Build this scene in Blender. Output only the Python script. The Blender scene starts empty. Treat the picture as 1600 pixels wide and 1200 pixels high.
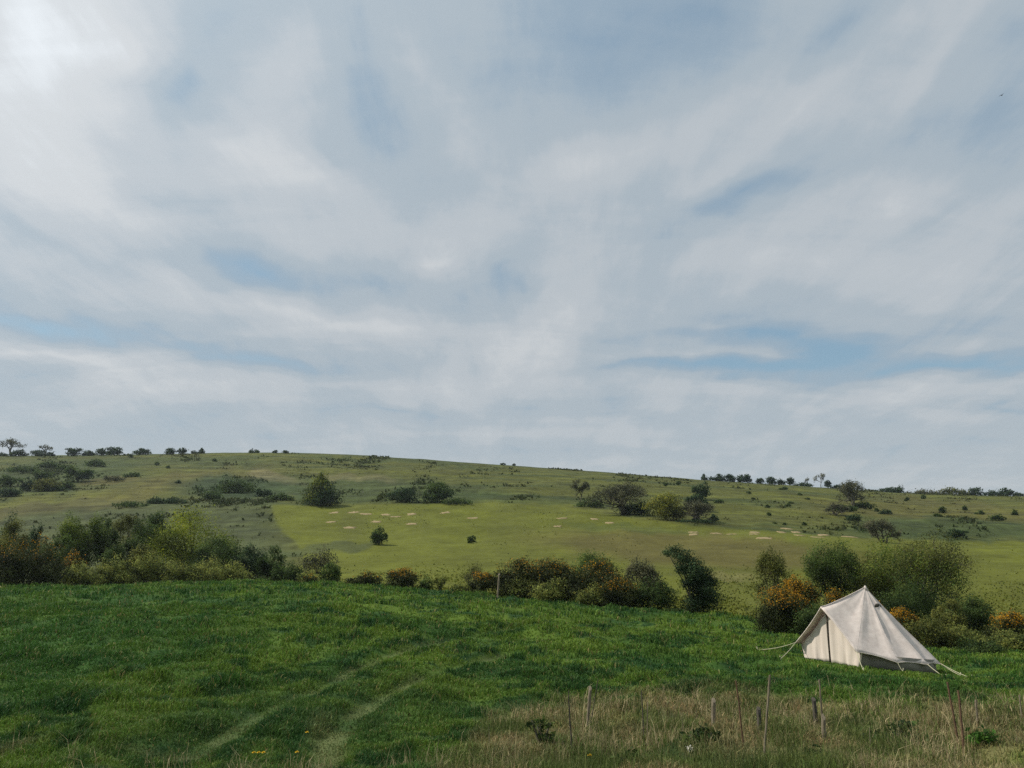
import bpy, math, random
import numpy as np

# ------------------------------------------------------------------ basics
RNG = np.random.default_rng(7)
FPX = 1186.0                       # focal length in pixels of the 1600 px wide photograph
TH = math.radians(12.8)            # camera pitch (looking slightly up)
CT, ST = math.cos(TH), math.sin(TH)
SUN_AZ = math.radians(-80)         # from the view direction, negative = to the left
SUN_EL = math.radians(47)
SUN_DIR = np.array([math.cos(SUN_EL) * math.sin(SUN_AZ), math.cos(SUN_EL) * math.cos(SUN_AZ), math.sin(SUN_EL)])

scene = bpy.context.scene
COL = scene.collection


def ray_ratio(py):
    cy = (600.0 - py) / FPX
    return (ST + cy * CT) / (CT - cy * ST)


def side(px, py):
    cx = (px - 800.0) / FPX
    cy = (600.0 - py) / FPX
    return cx / (CT - cy * ST)


def project(X, Y, Z):
    d = Y * CT + Z * ST
    u = -Y * ST + Z * CT
    d = np.where(d < 0.1, 0.1, d)
    return 800 + FPX * X / d, 600 - FPX * u / d


def sm(a, b, x):
    t = np.clip((x - a) / (b - a), 0, 1)
    return t * t * (3 - 2 * t)


# value noise ------------------------------------------------------
_T = np.random.default_rng(3).random((256, 256))


def vnoise(x, y):
    xi = np.floor(x).astype(np.int64); yi = np.floor(y).astype(np.int64)
    fx = x - xi; fy = y - yi
    fx = fx * fx * (3 - 2 * fx); fy = fy * fy * (3 - 2 * fy)
    a = _T[xi & 255, yi & 255]; b = _T[(xi + 1) & 255, yi & 255]
    c = _T[xi & 255, (yi + 1) & 255]; d = _T[(xi + 1) & 255, (yi + 1) & 255]
    return (a * (1 - fx) + b * fx) * (1 - fy) + (c * (1 - fx) + d * fx) * fy


def fbm(x, y, o=4):
    v = 0; a = 0.5; n = 0
    for k in range(o):
        v = v + a * vnoise(x * 2 ** k + 17.3 * k, y * 2 ** k + 5.1 * k); n += a; a *= 0.5
    return v / n - 0.5


# ------------------------------------------------------------------ terrain
PXS = np.array([-500, 0, 400, 800, 1200, 1600, 2100], float)
TAB = [  # depth, photo row on which the ground of that depth shows, per column
    (12, [1190, 1190, 1190, 1190, 1190]),
    (15, [1128, 1130, 1131, 1131, 1131]),
    (19, [1065, 1070, 1080, 1086, 1088]),
    (25, [1005, 1010, 1030, 1046, 1056]),
    (33, [955, 958, 980, 1007, 1024]),
    (42, [931, 929, 950, 979, 1005]),
    (50, [921, 915, 935, 961, 989]),
    (56, [919, 911, 930, 951, 975]),
    (66, [921, 912, 921, 934, 953]),
    (80, [900, 899, 902, 906, 918]),
    (100, [868, 870, 870, 870, 882]),
    (130, [832, 830, 826, 834, 850]),
    (170, [794, 789, 788, 800, 818]),
    (220, [760, 757, 757, 777, 797]),
    (280, [732, 730, 738, 762, 783]),
    (345, [713, 708, 728, 756, 775]),
    (400, [713, 709, 729, 757, 777]),
    (520, [725, 722, 740, 764, 785]),
    (900, [790, 790, 792, 800, 815]),
    (1500, [830, 835, 835, 835, 835]),
    (2600, [845, 850, 852, 852, 852]),
    (4200, [858, 859, 860, 860, 860]),
]


def pchip(x, y, xq):
    h = np.diff(x); dl = np.diff(y) / h
    m = np.zeros_like(y)
    for i in range(1, len(x) - 1):
        if dl[i - 1] * dl[i] > 0:
            w1 = 2 * h[i] + h[i - 1]; w2 = h[i] + 2 * h[i - 1]
            m[i] = (w1 + w2) / (w1 / dl[i - 1] + w2 / dl[i])
    m[0] = dl[0]; m[-1] = dl[-1]
    i = np.clip(np.searchsorted(x, xq) - 1, 0, len(x) - 2)
    t = (xq - x[i]) / h[i]
    return ((1 + 2 * t) * (1 - t) ** 2 * y[i] + t * (1 - t) ** 2 * h[i] * m[i]
            + t * t * (3 - 2 * t) * y[i + 1] + t * t * (t - 1) * h[i] * m[i + 1])


_lnd = np.log(np.array([0.6, 3, 7] + [t[0] for t in TAB], float))
_lq = np.linspace(_lnd[0], _lnd[-1], 700)
_cols = []
for j in range(5):
    z = [-1.62, -1.75, -2.15] + [t[0] * ray_ratio(t[1][j]) for t in TAB]
    _cols.append(pchip(_lnd, np.array(z), _lq))
_cols = np.array([_cols[0] + 0.0] + _cols + [_cols[4] + 0.0])
_sx = np.array([side(p, 880) for p in PXS])
_azx = np.arctan(_sx)
_azq = np.linspace(_azx[0], _azx[-1], 160)
_G = np.zeros((160, 700))
for k in range(700):
    _G[:, k] = pchip(_azx, _cols[:, k], _azq)
AZMAX = min(-_azx[0], _azx[-1])

TC = dict(X=12.374, Y=27.518, gz=-3.645, gx=-0.098, gy=-0.031)   # the levelled spot the tent stands on


def base_z(X, Y):
    az = np.arctan2(X, Y); R = np.hypot(X, Y)
    a = np.abs(az)
    az2 = np.where(a > AZMAX, np.sign(az) * AZMAX * (math.pi - a) / (math.pi - AZMAX), az)
    d = np.maximum(R * np.where(a > AZMAX, math.cos(AZMAX), np.cos(np.minimum(a, 1.4))), 0.61)
    l = np.clip(np.log(d), _lq[0], _lq[-1])
    fi = np.clip((az2 - _azq[0]) / (_azq[1] - _azq[0]), 0, 158.999); i = fi.astype(int); fi = fi - i
    fk = np.clip((l - _lq[0]) / (_lq[1] - _lq[0]), 0, 698.999); k = fk.astype(int); fk = fk - k
    z = (_G[i, k] * (1 - fi) + _G[i + 1, k] * fi) * (1 - fk) + (_G[i, k + 1] * (1 - fi) + _G[i + 1, k + 1] * fi) * fk
    return z, d


# the two worn wheel tracks, as photo rows/columns on the ground
TRACKS_PX = [[(508, 1199), (512, 1160), (545, 1118), (590, 1092), (640, 1062), (700, 1040), (790, 1022)],
             [(285, 1185), (330, 1158), (400, 1120), (445, 1090), (500, 1070), (560, 1040), (610, 1022), (680, 1003), (740, 992), (800, 980)]]


def ground_hit(px, py):
    """the point of the ground that shows at photo position px, py"""
    d = np.exp(np.linspace(math.log(8), math.log(420), 4000))
    X = d * side(px, py)
    z, _ = base_z(X, d)
    g = z - d * ray_ratio(py)
    i = int(np.argmax(g >= 0)) if (g >= 0).any() else len(d) - 1
    return float(X[i]), float(d[i])


TRACKS = [np.array([ground_hit(*p) for p in t]) for t in TRACKS_PX]


def track_dist(X, Y):
    best = np.full(np.shape(X), 99.0)
    for t in TRACKS:
        for (x0, y0), (x1, y1) in zip(t[:-1], t[1:]):
            dx, dy = x1 - x0, y1 - y0
            u = np.clip(((X - x0) * dx + (Y - y0) * dy) / (dx * dx + dy * dy), 0, 1)
            best = np.minimum(best, np.hypot(X - x0 - u * dx, Y - y0 - u * dy))
    return best


def ground_z(X, Y):
    X = np.asarray(X, float); Y = np.asarray(Y, float)
    z, d = base_z(X, Y)
    near = sm(3, 9, d) * (1 - sm(45, 75, d))
    td = track_dist(X, Y)
    hum = 0.30 * fbm(X / 3.1, Y / 3.1, 3) + 0.44 * fbm(X / 0.95 + 9, Y / 0.95, 3)
    hum = hum * (.3 + .7 * sm(.2, 1.3, td))
    tent = 1 - sm(2.4, 4.6, np.hypot(X - TC['X'], Y - TC['Y']))
    z = z + near * hum * (1 - 0.8 * tent) - 0.07 * near * (1 - sm(0.15, 0.55, td)) * 1.6
    far = sm(60, 120, d) * (1 - sm(300, 345, d))
    z = z + far * (2.2 * fbm(X / 34, Y / 34, 4) + 0.8 * fbm(X / 8 + 3, Y / 8, 3))
    z = z + sm(300, 345, d) * 0.8 * fbm(X / 14, Y / 14, 3)
    # lynchet: a low bank along the top of the bright field
    plane = TC['gz'] + TC['gx'] * (X - TC['X']) + TC['gy'] * (Y - TC['Y'])
    return z * (1 - tent) + plane * tent


# ------------------------------------------------------------------ ground colour, by zone
def ell(px, py, cx, cy, rx, ry, ang=0.0, soft=0.35):
    a = math.radians(ang)
    u = ((px - cx) * math.cos(a) + (py - cy) * math.sin(a)) / rx
    v = (-(px - cx) * math.sin(a) + (py - cy) * math.cos(a)) / ry
    return 1 - sm(1 - soft, 1 + soft, np.hypot(u, v))


def mixc(c, col, m):
    m = np.clip(m, 0, 1)[..., None]
    return c * (1 - m) + np.array(col) * m


MEADOW = (0.092, 0.158, 0.024)
FIELD = (0.110, 0.122, 0.017)
HILL = (0.080, 0.086, 0.020)
SCRUB = (0.044, 0.064, 0.022)
GREY = (0.062, 0.075, 0.030)
BROWN = (0.096, 0.084, 0.026)
TAN = (0.200, 0.165, 0.085)
DRY = (0.250, 0.205, 0.100)


def dry_mask(px, py, X, Y):
    edge = np.interp(px, [660, 720, 770, 860, 1000, 1200, 1340, 1480, 1600, 1900], [1230, 1165, 1128, 1106, 1090, 1086, 1100, 1102, 1112, 1120])
    w = 60 * fbm(X / 1.1, Y / 1.1, 3) + 26 * fbm(X / .35, Y / .35, 2)
    return sm(-16, 22, py - edge + w) * (1 - sm(25, 40, Y))


def zone_col(X, Y, Z):
    px, py = project(X, Y, Z)
    d = np.maximum(Y, 0.1)
    w1 = fbm(X / (0.06 * d + 1), Y / (0.06 * d + 1), 4)
    w2 = fbm(X / (0.02 * d + .5) + 40, Y / (0.02 * d + .5), 3)
    wx = px + 60 * w1 + 14 * w2
    wy = py + 16 * w2 + 10 * fbm(X / (0.04 * d + 1) + 7, Y / (0.08 * d + 1) + 3, 3)
    c = np.zeros(px.shape + (3,)) + np.array(HILL)
    # long faint bands along the upper slope
    bands = fbm(X / 60, Y / 9 + X / 70, 4)
    c = mixc(c, SCRUB, sm(0.02, 0.2, bands) * 0.6)
    c = mixc(c, FIELD, sm(0.05, 0.22, -bands) * 0.35)
    # grey rough ground on the lower left
    c = mixc(c, GREY, (1 - sm(400, 470, wx)) * sm(772, 800, wy) * 0.9)
    c = mixc(c, BROWN, ell(wx, wy, 150, 775, 260, 18, -9) * 0.6)
    c = mixc(c, FIELD, ell(wx, wy, 30, 782, 130, 8, -6) * 0.5)
    c = mixc(c, SCRUB, ell(wx, wy, 60, 748, 150, 26, -4) * 0.75)
    c = mixc(c, BROWN, ell(wx, wy, 165, 752, 45, 5, -6) * 0.7)
    c = mixc(c, (0.036, 0.056, 0.022), ell(wx, wy, 375, 764, 98, 21, 0) * 0.95)
    c = mixc(c, TAN, ell(wx, wy, 425, 747, 45, 7, 14) * 0.45)
    c = mixc(c, SCRUB, ell(wx, wy, 600, 768, 200, 19, 1) * 0.75)
    c = mixc(c, TAN, ell(wx, wy, 560, 748, 70, 6, 4) * 0.3)
    c = mixc(c, SCRUB, ell(wx, wy, 620, 722, 150, 5, 3) * 0.6)
    # bright sown field
    top = np.interp(px, [380, 430, 700, 780, 880, 1000, 1100, 1300, 1450, 1700], [792, 789, 787, 785, 792, 812, 822, 838, 845, 848])
    left = np.interp(py, [780, 830, 850, 880, 905], [424, 436, 462, 478, 430])
    f = sm(-2.5, 2.5, py - top + 4 * w2) * sm(-5, 5, px - left + 12 * w2 + 12 * w1)
    c = mixc(c, FIELD, f * 0.97)
    c = mixc(c, HILL, f * sm(0.0, 0.25, w1) * 0.35)
    c = mixc(c, BROWN, ell(wx, wy, 1120, 862, 260, 26, 4) * 0.85)
    c = mixc(c, TAN, ell(wx, wy, 1150, 902, 45, 6, 0) * 0.3)
    c = mixc(c, GREY, ell(wx, wy, 520, 858, 70, 8, -6) * 0.7)
    # rough right-hand hillside
    c = mixc(c, BROWN, ell(wx, wy, 1450, 798, 200, 18, 3) * 0.5)
    c = mixc(c, SCRUB, ell(wx, wy, 1500, 826, 170, 17, 3) * 0.8)
    c = mixc(c, SCRUB, ell(wx, wy, 870, 783, 140, 7, 3) * 0.5)
    c = mixc(c, SCRUB, ell(wx, wy, 990, 826, 100, 6, 3) * 0.4)
    # skyline fringe and the far country
    c = mixc(c, SCRUB, sm(330, 346, d) * 0.45)
    c = mixc(c, (0.07, 0.09, 0.06), sm(420, 700, d))
    # terracettes and worn sheep paths along the slope, rough tussocky grain
    ter = fbm(X / 16 + 3, (Y + 5 * w1) / 2.6, 4)
    gr = fbm(X / 1.6, Y / 3.2, 3)
    g_ = np.clip(1 + .9 * ter + .7 * gr, .55, 1.5)
    c = c * (1 + (g_ - 1) * sm(62, 90, d) * (1 - .72 * f))[..., None]
    # near meadow
    edge = np.interp(px, [0, 200, 400, 600, 800, 1000, 1120, 1300, 1450, 1600], [53, 57, 60, 55, 51, 47, 46, 39, 36, 36])
    m = 1 - sm(edge - 1.5, edge + 1.5, d + 3 * w2)
    c = mixc(c, MEADOW, m)
    q = fbm(X / 2.4, Y / 2.4, 4)
    c = mixc(c, (0.118, 0.184, 0.024), m * sm(0.0, 0.18, q) * 0.65)
    c = mixc(c, (0.034, 0.092, 0.020), m * sm(0.0, 0.18, -q) * 0.75)
    q2 = fbm(X / 0.8 + 50, Y / 0.8 + 8, 3)
    c = mixc(c, (0.022, 0.066, 0.018), m * sm(0.03, 0.17, q2) * 0.85)  # small dark blotches: soft shade around tussocks painted into the colour
    c = mixc(c, (0.046, 0.112, 0.022), m * ell(px, py, 60, 985, 330, 70, 0, 0.6) * 0.6)
    c = mixc(c, (0.075, 0.125, 0.03), m * ell(px, py, 420, 1140, 330, 60, -8, 0.6) * 0.45)
    td = track_dist(X, Y)
    c = mixc(c, (0.150, 0.180, 0.070), m * (1 - sm(0.10, 0.30 + .012 * np.clip(d - 12, 0, 20), td + 0.22 * w2)) * (.12 + .88 * sm(-0.12, 0.14, fbm(X / 1.1, Y / 1.1, 3))) * 0.66)
    c = mixc(c, (0.020, 0.062, 0.016), m * sm(.35, .5, td) * (1 - sm(.6, 1.0, td)) * sm(-.05, .12, fbm(X / 1.4 + 20, Y / 1.4, 3)) * .8)  # dark fringe beside the ruts: their edge shadow painted into the colour
    c = mixc(c, (0.14, 0.16, 0.06), m * ell(wx, wy, 508, 1165, 28, 42, 0, 0.5) * 0.6)
    dm = dry_mask(px, py, X, Y)
    gg = fbm(X / 1.3 + 5, Y / 1.3, 3)
    c = mixc(c, DRY, m * dm * np.clip(0.62 + 2.2 * gg, 0.12, 0.95))
    c = mixc(c, DRY, m * ell(wx, wy, 90, 1188, 150, 22, 0, 0.6) * sm(-0.05, 0.15, gg) * 0.5)
    return c, px, py, m, dm


# ------------------------------------------------------------------ mesh helpers
def np_mesh(name, V, Fs, mat=None, parent=None, col=None, smooth=False, loc=None):
    """one mesh object out of numpy arrays; Fs = list of (n,k) index arrays; col = per-vertex rgb"""
    me = bpy.data.meshes.new(name)
    V = np.ascontiguousarray(V, dtype=np.float32)
    me.vertices.add(len(V)); me.vertices.foreach_set('co', V.ravel())
    if not isinstance(Fs, list):
        Fs = [Fs]
    Fs = [np.asarray(f, dtype=np.int32) for f in Fs if len(f)]
    idx = np.concatenate([f.ravel() for f in Fs])
    tot = np.concatenate([np.full(len(f), f.shape[1], np.int32) for f in Fs])
    me.loops.add(len(idx)); me.loops.foreach_set('vertex_index', idx)
    me.polygons.add(len(tot))
    st = np.concatenate([[0], np.cumsum(tot)[:-1]]).astype(np.int32)
    me.polygons.foreach_set('loop_start', st)
    me.polygons.foreach_set('use_smooth', np.full(len(tot), smooth))
    me.update(calc_edges=True)
    if col is not None:
        a = me.color_attributes.new('tone', 'FLOAT_COLOR', 'POINT')
        c = np.ones((len(V), 4), np.float32); c[:, :3] = col
        a.data.foreach_set('color', c.ravel())
    if mat:
        me.materials.append(mat)
    o = bpy.data.objects.new(name, me)
    COL.objects.link(o)
    if parent:
        o.parent = parent
    if loc is not None:
        o.location = loc
    return o


def empty(name, loc, rz=0.0):
    o = bpy.data.objects.new(name, None); COL.objects.link(o)
    o.location = loc; o.rotation_euler = (0, 0, rz); o.empty_display_size = 0.3
    return o


def tag(o, label, cat, group=None):
    o['label'] = label; o['category'] = cat
    if group:
        o['group'] = group
    return o


def tube(path, radii, sides=6, cap=True):
    """a tapered tube along a polyline -> V, quads, caps"""
    P = np.array(path, float); n = len(P)
    T = np.gradient(P, axis=0); T /= np.linalg.norm(T, axis=1)[:, None] + 1e-9
    ref = np.array([0, 0, 1.0]) if abs(T[0][2]) < 0.9 else np.array([1.0, 0, 0])
    U = np.cross(T, ref); U /= np.linalg.norm(U, axis=1)[:, None] + 1e-9
    W = np.cross(T, U)
    a = np.arange(sides) * 2 * math.pi / sides
    R = np.broadcast_to(np.asarray(radii, float), (n,))
    V = (P[:, None, :] + R[:, None, None] * (np.cos(a)[None, :, None] * U[:, None, :] + np.sin(a)[None, :, None] * W[:, None, :])).reshape(-1, 3)
    Q = []
    for i in range(n - 1):
        for k in range(sides):
            k2 = (k + 1) % sides
            Q.append((i * sides + k, i * sides + k2, (i + 1) * sides + k2, (i + 1) * sides + k))
    caps = [list(range(sides))[::-1], [(n - 1) * sides + k for k in range(sides)]] if cap else []
    return V, np.array(Q), np.array(caps) if cap else np.zeros((0, sides), int)


class Acc:
    """collects pieces of ONE part"""
    def __init__(s):
        s.V = []; s.Q = []; s.T = []; s.N = {}; s.n = 0

    def add(s, V, *faces):
        for f in faces:
            if len(f):
                f = np.asarray(f); s.N.setdefault(f.shape[1], []).append(f + s.n)
        s.V.append(V); s.n += len(V)

    def build(s, name, mat, parent=None, smooth=False, col=None, loc=None):
        return np_mesh(name, np.concatenate(s.V), [np.concatenate(v) for v in s.N.values()], mat, parent, col, smooth, loc)


# ------------------------------------------------------------------ materials
def new_mat(name):
    m = bpy.data.materials.new(name); m.use_nodes = True
    nt = m.node_tree; nt.nodes.clear()
    out = nt.nodes.new('ShaderNodeOutputMaterial')
    return m, nt, out


def leaf_mat(name, base, translucency=0.25, rough=0.65, gain=1.0):
    """foliage: base colour times the leaf's own tone"""
    m, nt, out = new_mat(name)
    at = nt.nodes.new('ShaderNodeAttribute'); at.attribute_name = 'tone'
    mx = nt.nodes.new('ShaderNodeMix'); mx.data_type = 'RGBA'; mx.blend_type = 'MULTIPLY'
    mx.inputs['Factor'].default_value = 1
    mx.inputs[6].default_value = (*base, 1)
    nt.links.new(at.outputs['Color'], mx.inputs[7])
    p = nt.nodes.new('ShaderNodeBsdfPrincipled')
    p.inputs['Roughness'].default_value = rough
    p.inputs['Specular IOR Level'].default_value = 0.1
    t = nt.nodes.new('ShaderNodeBsdfTranslucent')
    ms = nt.nodes.new('ShaderNodeMixShader'); ms.inputs[0].default_value = translucency
    nt.links.new(mx.outputs[2], p.inputs['Base Color'])
    nt.links.new(mx.outputs[2], t.inputs['Color'])
    nt.links.new(p.outputs[0], ms.inputs[1]); nt.links.new(t.outputs[0], ms.inputs[2])
    nt.links.new(ms.outputs[0], out.inputs[0])
    return m


def rough_mat(name, c1, c2, scale=8.0, rough=0.85, bump=0.3, stretch=(1, 1, 1), transl=0.0):
    m, nt, out = new_mat(name)
    tc = nt.nodes.new('ShaderNodeTexCoord')
    mp = nt.nodes.new('ShaderNodeMapping'); mp.inputs['Scale'].default_value = stretch
    nz = nt.nodes.new('ShaderNodeTexNoise'); nz.inputs['Scale'].default_value = scale; nz.inputs['Detail'].default_value = 6
    rp = nt.nodes.new('ShaderNodeValToRGB')
    rp.color_ramp.elements[0].position = 0.3; rp.color_ramp.elements[1].position = 0.7
    rp.color_ramp.elements[0].color = (*c1, 1); rp.color_ramp.elements[1].color = (*c2, 1)
    p = nt.nodes.new('ShaderNodeBsdfPrincipled'); p.inputs['Roughness'].default_value = rough
    p.inputs['Specular IOR Level'].default_value = 0.25
    bp = nt.nodes.new('ShaderNodeBump'); bp.inputs['Strength'].default_value = bump; bp.inputs['Distance'].default_value = 0.02
    L = nt.links.new
    L(tc.outputs['Object'], mp.inputs[0]); L(mp.outputs[0], nz.inputs['Vector']); L(nz.outputs['Fac'], rp.inputs[0])
    L(rp.outputs[0], p.inputs['Base Color']); L(nz.outputs['Fac'], bp.inputs['Height']); L(bp.outputs[0], p.inputs['Normal'])
    if transl:
        t = nt.nodes.new('ShaderNodeBsdfTranslucent'); L(rp.outputs[0], t.inputs['Color'])
        ms = nt.nodes.new('ShaderNodeMixShader'); ms.inputs[0].default_value = transl
        L(p.outputs[0], ms.inputs[1]); L(t.outputs[0], ms.inputs[2]); L(ms.outputs[0], out.inputs[0])
    else:
        L(p.outputs[0], out.inputs[0])
    return m


def ground_mat():
    m, nt, out = new_mat('ground_soil_and_turf')
    L = nt.links.new
    at = nt.nodes.new('ShaderNodeAttribute'); at.attribute_name = 'tone'
    tc = nt.nodes.new('ShaderNodeTexCoord')
    n1 = nt.nodes.new('ShaderNodeTexNoise'); n1.inputs['Scale'].default_value = 0.9; n1.inputs['Detail'].default_value = 8; n1.inputs['Roughness'].default_value = 0.7
    L(tc.outputs['Object'], n1.inputs['Vector'])
    mr = nt.nodes.new('ShaderNodeMapRange'); mr.inputs[1].default_value = 0.3; mr.inputs[2].default_value = 0.7; mr.inputs[3].default_value = 0.82; mr.inputs[4].default_value = 1.18
    L(n1.outputs['Fac'], mr.inputs[0])
    vm = nt.nodes.new('ShaderNodeVectorMath'); vm.operation = 'SCALE'
    n2 = nt.nodes.new('ShaderNodeTexNoise'); n2.inputs['Scale'].default_value = 0.11; n2.inputs['Detail'].default_value = 9; n2.inputs['Roughness'].default_value = 0.68
    L(tc.outputs['Object'], n2.inputs['Vector'])
    m2 = nt.nodes.new('ShaderNodeMapRange'); m2.inputs[1].default_value = 0.3; m2.inputs[2].default_value = 0.7; m2.inputs[3].default_value = 0.76; m2.inputs[4].default_value = 1.24
    L(n2.outputs['Fac'], m2.inputs[0])
    mm = nt.nodes.new('ShaderNodeMath'); mm.operation = 'MULTIPLY'; L(mr.outputs[0], mm.inputs[0]); L(m2.outputs[0], mm.inputs[1])
    L(at.outputs['Color'], vm.inputs[0]); L(mm.outputs[0], vm.inputs['Scale'])
    p = nt.nodes.new('ShaderNodeBsdfPrincipled'); p.inputs['Roughness'].default_value = 0.95; p.inputs['Specular IOR Level'].default_value = 0.1
    L(vm.outputs[0], p.inputs['Base Color'])
    bp = nt.nodes.new('ShaderNodeBump'); bp.inputs['Strength'].default_value = 0.5; bp.inputs['Distance'].default_value = 0.12
    L(n1.outputs['Fac'], bp.inputs['Height']); L(bp.outputs[0], p.inputs['Normal'])
    L(p.outputs[0], out.inputs[0])
    return m


M = {
    'dark': leaf_mat('leaves_dark_green', (0.062, 0.098, 0.028), 0.4),
    'deep': leaf_mat('leaves_deep_evergreen', (0.044, 0.076, 0.032), 0.35),
    'mid': leaf_mat('leaves_mid_green', (0.086, 0.130, 0.032), 0.4),
    'lime': leaf_mat('leaves_yellow_green', (0.14, 0.165, 0.03), 0.4),
    'olive': leaf_mat('leaves_olive', (0.125, 0.138, 0.036), 0.4),
    'grey': leaf_mat('twigs_grey_brown', (0.112, 0.116, 0.062), 0.2),
    'bramble': leaf_mat('leaves_bramble', (0.19, 0.215, 0.055), 0.4),
    'gorse': leaf_mat('gorse_needles', (0.054, 0.066, 0.022), 0.25),
    'flower': leaf_mat('gorse_petals', (0.52, 0.27, 0.018), 0.35),
    'nettle': leaf_mat('leaves_fresh_green', (0.075, 0.165, 0.03), 0.4),
    'grass': leaf_mat('grass_blades', (1, 1, 1), 0.3, 0.55),
    'bark': rough_mat('bark', (0.06, 0.056, 0.04), (0.12, 0.11, 0.08), 6),
    'canvas': rough_mat('cotton_canvas', (0.70, 0.605, 0.545), (0.85, 0.75, 0.68), 5.0, 0.9, 0.4, transl=0.18),
    'canvas_front': rough_mat('cotton_canvas_front', (0.70, 0.60, 0.515), (0.82, 0.715, 0.62), 3, 0.9, 0.2, (3, 3, .4), 0.12),
    'mudwall': rough_mat('grey_wall_fabric', (0.27, 0.25, 0.21), (0.36, 0.33, 0.275), 4, 0.9, 0.2, transl=0.15),
    'zip': rough_mat('dark_zip_tape', (0.06, 0.055, 0.045), (0.09, 0.08, 0.06), 10),
    'rope': rough_mat('pale_rope', (0.42, 0.40, 0.26), (0.55, 0.52, 0.36), 30),
    'wood': rough_mat('weathered_wood', (0.12, 0.10, 0.068), (0.33, 0.275, 0.19), 9, 0.9, 0.5, (4, 4, .5)),
    'darkwood': rough_mat('dark_damp_wood', (0.045, 0.042, 0.036), (0.11, 0.095, 0.07), 9, 0.9, 0.5, (4, 4, .5)),
    'rust': rough_mat('rusty_iron', (0.085, 0.05, 0.03), (0.17, 0.10, 0.055), 14, 0.8, 0.4),
    'soil': rough_mat('bare_chalky_soil', (0.20, 0.155, 0.075), (0.36, 0.28, 0.15), 1.5, 0.95, 0.6),
    'yellow': rough_mat('yellow_petals', (0.60, 0.40, 0.02), (0.70, 0.50, 0.03), 40),
    'stem': rough_mat('green_stem', (0.05, 0.10, 0.02), (0.08, 0.14, 0.03), 20),
    'down': rough_mat('white_seed_down', (0.62, 0.58, 0.50), (0.75, 0.72, 0.64), 60, 0.95, 0.5),
    'bright': leaf_mat('leaves_bright_spring_green', (0.160, 0.205, 0.032), 0.45),
    'bird': rough_mat('dark_plumage', (0.02, 0.02, 0.02), (0.04, 0.04, 0.04), 30),
}

# ------------------------------------------------------------------ the ground sheet
def build_ground():
    az = np.concatenate([np.linspace(-180, -48, 34)[:-1], np.linspace(-48, 48, 760), np.linspace(48, 180, 34)[1:-1]])
    az = np.radians(az)
    R = np.concatenate([np.exp(np.linspace(math.log(0.7), math.log(9), 26))[:-1], np.exp(np.linspace(math.log(9), math.log(420), 560))[:-1],
                        np.exp(np.linspace(math.log(420), math.log(4800), 46))])
    A, RR = np.meshgrid(az, R, indexing='ij')
    X = RR * np.sin(A); Y = RR * np.cos(A)
    Z = ground_z(X, Y)
    C, _, _, mm, _ = zone_col(X, Y, Z)
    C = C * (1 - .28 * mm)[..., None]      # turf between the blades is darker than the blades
    C[Y < 1] = MEADOW
    na, nr = X.shape
    V = np.stack([X, Y, Z], -1).reshape(-1, 3)
    i = np.arange(na)[:, None]; k = np.arange(nr - 1)[None, :]
    i2 = (i + 1) % na
    Q = np.stack([i * nr + k, i * nr + k + 1, i2 * nr + k + 1, i2 * nr + k], -1).reshape(-1, 4)
    V = np.concatenate([V, [[0, 0, -1.62]]])
    c = len(V) - 1
    T = np.stack([np.full(na, c), np.arange(na) * nr, ((np.arange(na) + 1) % na) * nr], -1)
    C = np.concatenate([C.reshape(-1, 3), [MEADOW]])
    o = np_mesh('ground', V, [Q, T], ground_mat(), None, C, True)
    o['kind'] = 'structure'


build_ground()


# ------------------------------------------------------------------ grass: stuff nobody could count
def blades(X, Y, h, w, lean, rng, segs=1):
    n = len(X)
    Z = ground_z(X, Y)
    a = rng.random(n) * 2 * math.pi
    la = rng.random(n) * 2 * math.pi
    wx = np.cos(a) * w * .5; wy = np.sin(a) * w * .5
    lx = np.cos(la) * lean * h; ly = np.sin(la) * lean * h
    b1 = np.stack([X - wx, Y - wy, Z - 0.02], -1); b2 = np.stack([X + wx, Y + wy, Z - 0.02], -1)
    m1 = np.stack([X + lx * .35 - wx * .8, Y + ly * .35 - wy * .8, Z + h * .6], -1)
    m2 = np.stack([X + lx * .35 + wx * .8, Y + ly * .35 + wy * .8, Z + h * .6], -1)
    t = np.stack([X + lx, Y + ly, Z + h * (1 - 0.25 * lean)], -1)
    V = np.stack([b1, b2, m2, m1, t], 1).reshape(-1, 3)
    o = np.arange(n)[:, None] * 5
    return V, o + np.array([[0, 1, 2, 3]]), o + np.array([[3, 2, 4]]), Z


def scatter(n, d0, d1, smax, rng, power=1.0):
    """n points at depth d0..d1, evenly over the ground"""
    u = rng.random(n)
    d = np.sqrt(d0 * d0 + u * (d1 * d1 - d0 * d0))
    s = (rng.random(n) * 2 - 1) * smax
    return s * d, d


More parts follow.
